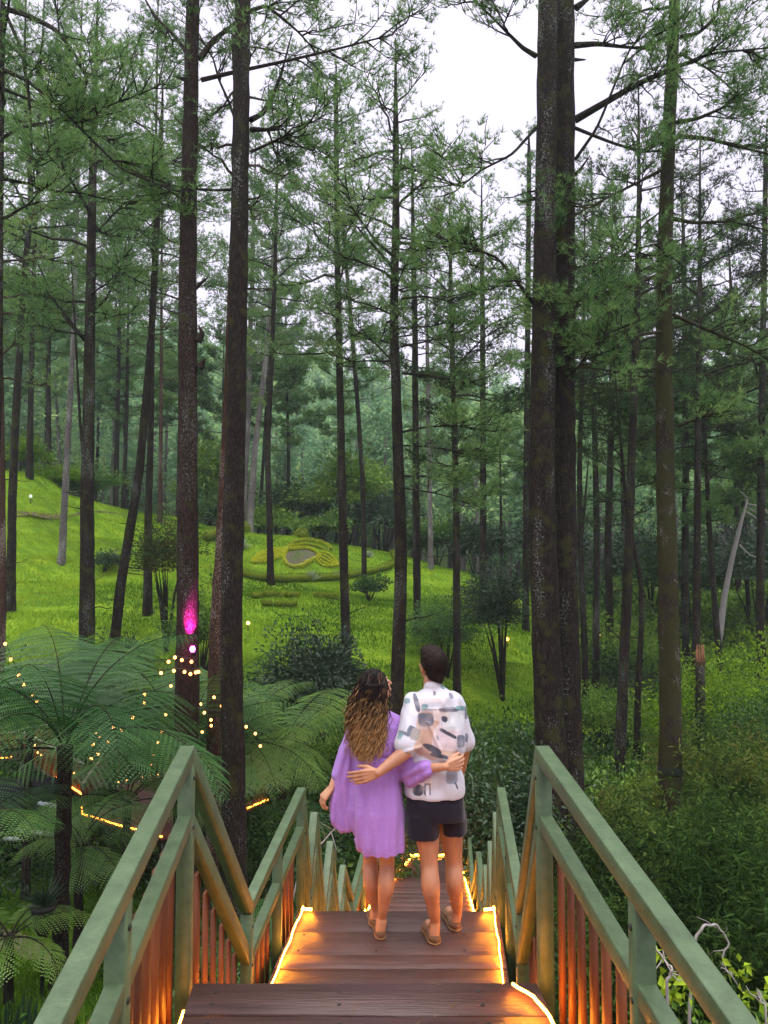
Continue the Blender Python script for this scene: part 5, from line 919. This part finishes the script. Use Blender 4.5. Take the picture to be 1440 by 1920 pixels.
def chain(mb, pts, rad, n=5):
    pts = np.asarray(pts, float); m = len(pts); t = np.linspace(0, m-1, (m-1)*n+1); e = np.vstack([2*pts[0]-pts[1], pts, 2*pts[-1]-pts[-2]]); q = []
    for u in t:
        i = min(int(u), m-2); f = u-i; a, b, c, d = e[i:i+4]; q.append(.5*((2*b)+(c-a)*f+(2*a-5*b+4*c-d)*f*f+(3*b-a-3*c+d)*f**3))
    er = np.concatenate([[rad[0]], rad, [rad[-1]]]); R = []
    for u in t: i = min(int(u), m-2); f = u-i; f = f*f*(3-2*f); R.append(rad[i]*(1-f)+rad[i+1]*f)
    for i in range(len(q)-1): rcone(mb, q[i], q[i+1], R[i], R[i+1], 18)
def man():
    base = fl(790, 0); o = empty('person', tuple(base), 'man in white shirt printed with grey shapes and dark shorts, seen from behind', 'person', 'couple on the stairs'); b = MB(); k = K
    # legs
    for hip, knee, calf, ank, dd, hl, to in ((k(712, 960, -.02), k(735, 1340, -.05), k(742, 1440, -.085), k(768, 1655, -.01), -.08, fl(772, -.05), fl(722, .19)), (k(838, 955, .03), k(873, 1325, .08), k(878, 1420, .05), k(892, 1600, .14), .08, fl(888, .11), fl(838, .36))):
        m = (hip+knee)/2; chain(b, [hip, m, knee+[0, 0, .02], calf, calf*.42+ank*.58, ank+[0, 0, .02]], [.09, .074, .053, .0565, .040, .031]); foot(b, ank, hl, to)
    # torso, neck
    ell(b, k(768, 930), (.15, .105, .12)); ell(b, k(765, 760), (.135, .095, .2)); ell(b, k(762, 560), (.165, .105, .2)); ell(b, k(760, 430), (.175, .085, .1)); rcone(b, k(757, 390), k(752, 285), .062, .054)
    rcone(b, k(700, 400), k(655, 430), .055, .048); rcone(b, k(820, 400), k(875, 430), .055, .048)
    # left arm across her back, right arm in front
    sh, el, wr = k(650, 435, 0), k(600, 690, -.155), k(450, 806, -.215); rcone(b, sh, el, .045, .042); rcone(b, el, (el+wr)/2, .043, .037); rcone(b, (el+wr)/2, wr, .037, .025)
    hand(b, wr+(wr-el)*.01, k(345, 832, -.20)-wr, (0, -1, .05), k(420, 760, -.15)-k(420, 830, -.15), .19, (.16, .25, .25), .04, .6)
    sh, el, wr = k(878, 440, 0), k(930, 665, .06), k(900, 850, .24); rcone(b, sh, el, .045, .042); rcone(b, el, (el+wr)/2, .043, .036); rcone(b, (el+wr)/2, wr, .036, .025); hand(b, wr, (-.7, .35, -.25), (.3, .9, .1), (0, .1, 1), .19, (.4, .5, .4), .1, .6)
    A, rot = head(b, k(753, 205, .02), (.074, .094, .112), (-.42, .9, .22), np.array([-.03, 0, 1])); V, N, Q = remesh(b, 'body', .0036, 5); put('body', V, Q, M['skinm'], o); eyes(A, rot, o, 1.)
    # hair
    h = MB(); ell(h, A(0, -.014, .034), (.083, .098, .095), rot); ell(h, A(0, -.052, -.012), (.069, .055, .068), rot); ell(h, A(0, .03, .078), (.07, .07, .045), rot); rcone(h, A(0, -.06, -.03), A(0, -.052, -.078), .052, .04)
    for sg in (-1, 1): rcone(h, A(sg*.062, .0, .03), A(sg*.066, .008, -.005), .02, .012)
    V, N, Q = remesh(h, 'hair', .004, 3, lambda V, N: vnoise(V, 60)*.003+vnoise(V, 25)*.004); rng = np.random.default_rng(2); c = np.array([.011, .006, .005])*(1+.35*vnoise(V, 120))[:, None]; ho = put('hair', V, Q, M['hair'], o, c)
    i = rng.integers(0, len(V), 5200); i = i[((V[i]-A(0, 0, 0))@rot)[:, 1] < .07]; p, n = V[i], N[i]; dn = nrm(rot@np.array([.0, -.35, -.9])+rng.normal(0, .3, (len(i), 3)))
    d = nrm(n*.1+dn*.95); sd = nrm(np.cross(d, n)); l = rng.uniform(.01, .022, (len(i), 1)); T = np.stack([p-sd*.0012-n*.002, p+sd*.0012-n*.002, p+d*l], 1).reshape(-1, 3); cc = np.repeat(np.array([.018, .010, .008])*rng.uniform(.4, 1.7, (len(i), 1)), 3, 0)
    s = link('strands', npmesh('strands', T, [np.arange(len(T)).reshape(-1, 3)], None, False, cc), M['hair'], ho); s.location = (0, 0, 0); s['kind'] = 'stuff'
    # shirt
    s = MB(); rows(s, [(322, 712, 808, .055), (345, 672, 850, .075), (372, 632, 893, .1), (430, 607, 925, .118), (520, 604, 936, .13), (620, 606, 936, .135), (720, 604, 930, .135), (820, 598, 928, .14), (905, 596, 930, .148), (925, 600, 928, .146)], dd=-.0, k=48, p=2.5)
    rcone(s, k(662, 412, 0), k(655, 425, -.01), .072, .07); rcone(s, k(655, 425, -.01), k(614, 645, -.12), .07, .08); rcone(s, k(872, 412, 0), k(882, 430, 0), .072, .068); rcone(s, k(882, 430, 0), k(922, 625, .04), .068, .072); rcone(s, k(757, 352, 0), k(753, 322, 0), .064, .062)
    e0 = k(606, 668, -.055)
    def fold(V, N):
        q = unK(V); x, y = q[:, 0], q[:, 1]; f = .010*vnoise(np.stack([x/75, y/130, V[:, 1]*3], 1))+.006*vnoise(np.stack([x/28, y/60, V[:, 1]*6], 1)); t = x-(905-(y-560)*-.0); u = (y-(1010-(x-600)*.55+0)); f += .011*np.exp(-((x-830+(760-y)*.42)/12)**2)*(y > 520)*(y < 770)
        f += .008*np.sin((y-.45*x)/17.)*np.exp(-((y-745)/60)**2)*(x > 640); f -= .012*np.exp(-((y-775)/26)**2)*(x > 690); f += .004*np.exp(-((y-447)/5)**2)*(x > 690)*(x < 905); f += .01*np.exp(-((y-700+(x-560)*.32)/10)**2)*(x < 690)*(y > 600); return f
    V, N, Q = remesh(s, 'shirt', .0042, 7, fold); q = unK(V); x, y = q[:, 0], q[:, 1]
    C = np.tile(np.array([.52, .51, .57]), (len(V), 1)); nz_ = vnoise(V, 30)
    def rr(cx, cy, w, h, a, col, p=4, wash=.5):
        c, s_ = math.cos(a), math.sin(a); u = ((x-cx)*c+(y-cy)*s_)/(w*.58); v = (-(x-cx)*s_+(y-cy)*c)/(h*.58); m = (abs(u)**p+abs(v)**p < 1); kk = np.clip(.92+.35*nz_, .55, 1)[:, None]; C[m] = C[m]*(1-kk[m])+np.array(col)*kk[m]
    gr, dk, be, te = (.13, .145, .19), (.065, .07, .095), (.5, .34, .27), (.14, .25, .27)
    rr(725, 560, 110, 170, .1, be); rr(730, 660, 130, 110, .5, be); rr(660, 430, 60, 90, .3, (.68, .6, .62)); rr(850, 700, 150, 60, .5, be); rr(830, 610, 130, 120, .2, (.62, .52, .56)); rr(760, 380, 120, 50, 0, (.68, .58, .6)); rr(700, 870, 90, 60, 0, (.66, .55, .55)); rr(870, 520, 100, 90, .1, (.6, .62, .66)); rr(800, 480, 80, 60, 0, (.68, .58, .56))
    rr(716, 508, 74, 66, 0, gr); rr(688, 488, 30, 26, 0, gr); rr(663, 413, 24, 95, -.25, gr, 2.5); rr(708, 436, 32, 26, 0, te, 3); rr(764, 360, 14, 22, .05, gr); rr(857, 374, 20, 32, -.5, gr, 2); rr(845, 452, 100, 26, .0, gr, 2.4); rr(918, 444, 60, 22, .0, te, 4); rr(820, 505, 34, 28, .5, dk, 2.2); rr(840, 586, 92, 17, .5, dk, 5); rr(912, 630, 38, 62, 0, gr); rr(782, 610, 10, 28, -.3, gr, 2); rr(752, 672, 100, 32, .45, dk, 2); rr(790, 712, 90, 22, .2, dk, 2.4); rr(862, 832, 56, 66, 0, (.25, .28, .33)); rr(672, 905, 52, 56, .1, dk, 2.6); rr(724, 900, 34, 60, 0, dk, 6); rr(726, 906, 16, 52, 0, (.7, .66, .7), 6); rr(888, 880, 8, 34, -.4, dk); rr(640, 570, 50, 40, .45, gr); rr(610, 590, 90, 18, .35, gr); rr(570, 600, 22, 36, .3, te); rr(610, 402, 30, 26, -.3, te, 2.4); rr(655, 590, 44, 60, .3, (.3, .27, .26)); rr(815, 322, 26, 26, .6, te, 2.2); rr(942, 470, 14, 60, 0, gr); rr(944, 610, 16, 44, 0, gr); rr(700, 770, 50, 30, .2, gr, 2.4)
    put('shirt', V, Q, M['cloth_print'], o, C)
    # shorts
    s = MB(); rows(s, [(880, 606, 920, .125), (960, 600, 930, .14), (1020, 598, 932, .14), (1060, 600, 936, .13)], k=40, p=2.6); rows(s, [(1020, 602, 792, .115, -.02), (1100, 606, 790, .11, -.03), (1160, 608, 786, .105, -.03)], k=30, p=2.5); rows(s, [(1020, 790, 936, .115, .03), (1090, 800, 940, .105, .04), (1140, 806, 940, .1, .045)], k=30, p=2.5)
    V, N, Q = remesh(s, 'shorts', .007, 4, lambda V, N: vnoise(V*[1, 1, .5], 14)*.006+vnoise(V, 30)*.002); put('shorts', V, Q, M['cloth_navy'], o)
    shoes(o, [(fl(774, -.075), fl(718, .195), .1, .038), (fl(890, .085), fl(836, .36), .1, .038)], M['leather'], M['sole'])
def woman():
    base = fl(455, 0); o = empty('person', tuple(base), 'woman in loose lilac dress with long curly hair, looking up at the man', 'person', 'couple on the stairs'); b = MB(); k = K
    for hip, knee, calf, ank, hl, to in ((k(405, 980, .04), k(404, 1320, .1), k(408, 1420, .06), k(432, 1590, .19), fl(428, .16), fl(420, .37)), (k(478, 980, -.02), k(496, 1330, .02), k(492, 1430, -.03), k(468, 1640, .04), fl(462, 0.01), fl(452, .23))):
        m = (hip+knee)/2; chain(b, [hip, m, knee+[0, 0, .02], calf, calf*.42+ank*.58, ank+[0, 0, .02]], [.084, .068, .047, .0515, .034, .0265]); foot(b, ank, hl, to)
    ell(b, k(442, 930), (.15, .11, .12)); ell(b, k(440, 760), (.115, .085, .17)); ell(b, k(440, 610), (.135, .09, .15)); ell(b, k(440, 520), (.145, .07, .06)); rcone(b, k(440, 500), k(438, 400), .047, .043)
    rcone(b, k(380, 515), k(335, 540), .045, .043); rcone(b, k(500, 515), k(548, 535), .045, .043)
    sh, el, wr = k(330, 545, 0), k(235, 775, .04), k(188, 885, -.02); rcone(b, sh, el, .042, .036); rcone(b, el, wr, .035, .021); hand(b, wr, k(140, 945, -.03)-wr, (-.75, -.5, .4), (.2, .5, .5), .165, (.5, .7, .6), .05, .6, .0078)
    sh, el, wr = k(548, 545, 0), k(640, 790, -.05), k(828, 772, -.20); rcone(b, sh, el, .042, .036); rcone(b, el, (el+wr)/2, .036, .031); rcone(b, (el+wr)/2, wr, .031, .021); hand(b, wr, k(925, 752, -.165)-wr, (0, -1, .1), (0, 0, 1), .165, (.45, .6, .5), .1, .6, .0078)
    A, rot = head(b, k(432, 322, 0), (.069, .088, .105), (.86, .42, .38), np.array([-.1, 0, 1])); V, N, Q = remesh(b, 'body', .0036, 5); put('body', V, Q, M['skinw'], o); eyes(A, rot, o, .92)
    # dress
    s = MB(); rows(s, [(478, 388, 492, .05), (500, 335, 548, .075), (540, 302, 578, .095), (620, 300, 572, .115), (720, 306, 562, .118), (800, 298, 572, .13), (900, 284, 584, .15), (1000, 278, 592, .165), (1090, 288, 597, .172), (1180, 308, 602, .18), (1222, 330, 602, .18)], k=72, p=2.2, fold=.012, nf=11)
    rcone(s, k(340, 545), k(278, 680, .02), .058, .062); rcone(s, k(278, 680, .02), k(228, 815, .0), .062, .048)      # wide left sleeve to the elbow
    rows(s, [(640, 250, 330, .05), (740, 215, 335, .06), (800, 200, 338, .06), (900, 192, 335, .055), (980, 168, 335, .05), (1060, 176, 330, .05), (1120, 204, 312, .045), (1138, 235, 290, .03)], dd=.0, k=36, p=2.1, fold=.1, nf=5)
    rcone(s, k(505, 508), k(548, 535), .055, .06); rcone(s, k(372, 510), k(330, 535), .05, .06); rcone(s, k(548, 540), k(590, 680, -.01), .06, .07); rcone(s, k(590, 700, -.02), k(645, 805, -.05), .075, .092); rcone(s, k(645, 810, -.06), k(708, 784, -.13), .088, .055)
    def fold(V, N):
        q = unK(V); x, y = q[:, 0], q[:, 1]; lo = np.clip((y-740)/300, 0, 1); f = lo*(.005*np.sin(x/8.5+3*vnoise(np.stack([x/90, y/300, x*0], 1)))+.008*vnoise(np.stack([x/38, y/260, V[:, 1]*4], 1))); up_ = np.clip((800-y)/200, 0, 1)
        f += up_*.006*vnoise(np.stack([x/22, y/80, V[:, 1]*6], 1)); sl = np.exp(-(((x-650)/95)**2+((y-800)/80)**2)); f += sl*.008*np.sin((y+.55*x)/12.); sL = np.exp(-(((x-240)/60)**2+((y-740)/130)**2)); f += sL*.006*np.sin((x*1.3+y*.35)/11.); f -= .011*np.exp(-((x-300-(y-900)*.02)/9)**2)*(y > 640)*(y < 1180); f += .0012*vnoise(V, 25)
        f -= .01*np.exp(-((y-725)/10)**2)*(x > 330)*(x < 560); return f
    V, N, Q = remesh(s, 'dress', .0056, 4, fold); put('dress', V, Q, M['cloth_lilac'], o)
    # hair: a soft body of hair and many wavy locks over it, dark at the crown, honey at the ends
    rng = np.random.default_rng(6); h = MB(); ell(h, A(0, -.012, .028), (.079, .095, .09), rot); ell(h, A(0, -.05, -.02), (.074, .055, .08), rot)
    rows(h, [(300, 345, 485, .07), (380, 325, 500, .07), (480, 300, 505, .06), (580, 285, 490, .05), (680, 300, 465, .035), (735, 330, 440, .02)], dd=-.085, k=30, p=2.1)
    for sg, x0 in ((1, .066), (-1, .066)): rcone(h, A(sg*x0, -.0, .02), A(sg*.078, -.02, -.11), .02, .024)
    V, N, Q = remesh(h, 'hair', .0045, 3, lambda V, N: vnoise(V*[1, 1, .25], 60)*.006)
    def hc(y, v): t = np.clip((y-300)/340+v, 0, 1)[..., None]; return np.array([.010, .006, .006])*(1-t)+np.array([.35, .2, .08])*t
    y = unK(V)[:, 1]; cc = hc(y, .5*vnoise(V, 22)-.35)*.7; ho = put('hair', V, Q, M['hair'], o, cc)
    VV = []; QQ = []; CC = []; n0 = 0; m = 46; t = np.linspace(0, 1, m); k5 = 5
    for i in range(540):
        a = rng.uniform(-1, 1); e = rng.uniform(-.2, 1); yy0 = rng.uniform(250, 330) if i < 400 else rng.uniform(235, 300); xr = 418+a*78*math.sqrt(max(.05, 1-((300-yy0)/80)**2)); end = rng.uniform(600, 780)-abs(a)*60; xe = 392+a*rng.uniform(85, 135)-15; frnt = rng.uniform(-.03, .03)
        if rng.random() < .12: xe += rng.choice([-1, 1])*rng.uniform(10, 35)
        yy = yy0+(end-yy0)*t; xx = xr+(xe-xr)*np.clip(t*1.5, 0, 1)**.8*(1-.15*t); dep = -.085-.05*np.sqrt(np.clip(1-a*a, 0, 1))-.02*t+frnt*.6+.04*np.clip(1-t*4, 0, 1)*0; dep = dep+(.07+.02*a)*np.exp(-t*9)
        q = np.array([K(p, w, dd) for p, w, dd in zip(xx, yy, dep)]); am = .0015+.0085*np.clip(t*2.6-.25, 0, 1)*rng.uniform(.5, 1.2); wl = rng.uniform(.05, .095); L = (end-yy0)/927; ph = 2*math.pi*t*L/wl+rng.uniform(0, 6.3); q[:, 0] += am*np.sin(ph); q[:, 1] += am*np.cos(ph)
        q[:, 0] += .006*np.sin(t*5+rng.uniform(0, 6)); r = .0036*rng.uniform(.6, 1.2)*(1-.75*t**3); mb = MB(); mb.tube(q, r, k5, cap=False); VV.append(mb.V[0]); QQ.append(mb.Q[0]+n0); n0 += len(mb.V[0]); CC.append(np.repeat(hc(yy, rng.normal(-.15, .28))*rng.uniform(.6, 1.35), k5, 0))
    s_ = link('locks', npmesh('locks', np.concatenate(VV), [np.concatenate(QQ)], None, True, np.concatenate(CC)), M['hair'], ho); s_.location = (0, 0, 0); s_['kind'] = 'stuff'
    shoes(o, [(fl(462, -.015), fl(450, .235), .088, .034), (fl(428, .135), fl(418, .37), .088, .034)], M['leather'], M['sole'])
M['skinm'] = skinmat('tanned_skin', (.42, .2, .115)); M['skinw'] = skinmat('warm_skin', (.46, .23, .135)); M['cloth_print'] = clothmat('printed_cotton', None, 120, .25)
M['cloth_navy'] = clothmat('navy_twill', (.011, .009, .018), 200, .3); M['cloth_lilac'] = clothmat('lilac_gauze', (.36, .19, .55), 110, .9)
man(); woman()
def haze():
    m, N, L = mat('haze'); v = N.new('ShaderNodeVolumePrincipled'); v.inputs['Density'].default_value = .0008; v.inputs['Color'].default_value = (.78, .94, .94, 1)
    v.inputs['Anisotropy'].default_value = .2
    o = N.new('ShaderNodeOutputMaterial'); L.new(v.outputs[0], o.inputs['Volume'])
    b = MB(); b.bbox((-200, -30, -14), (200, 300, 105)); tag(link('haze', b.mesh('haze'), m), kind='stuff')
haze()
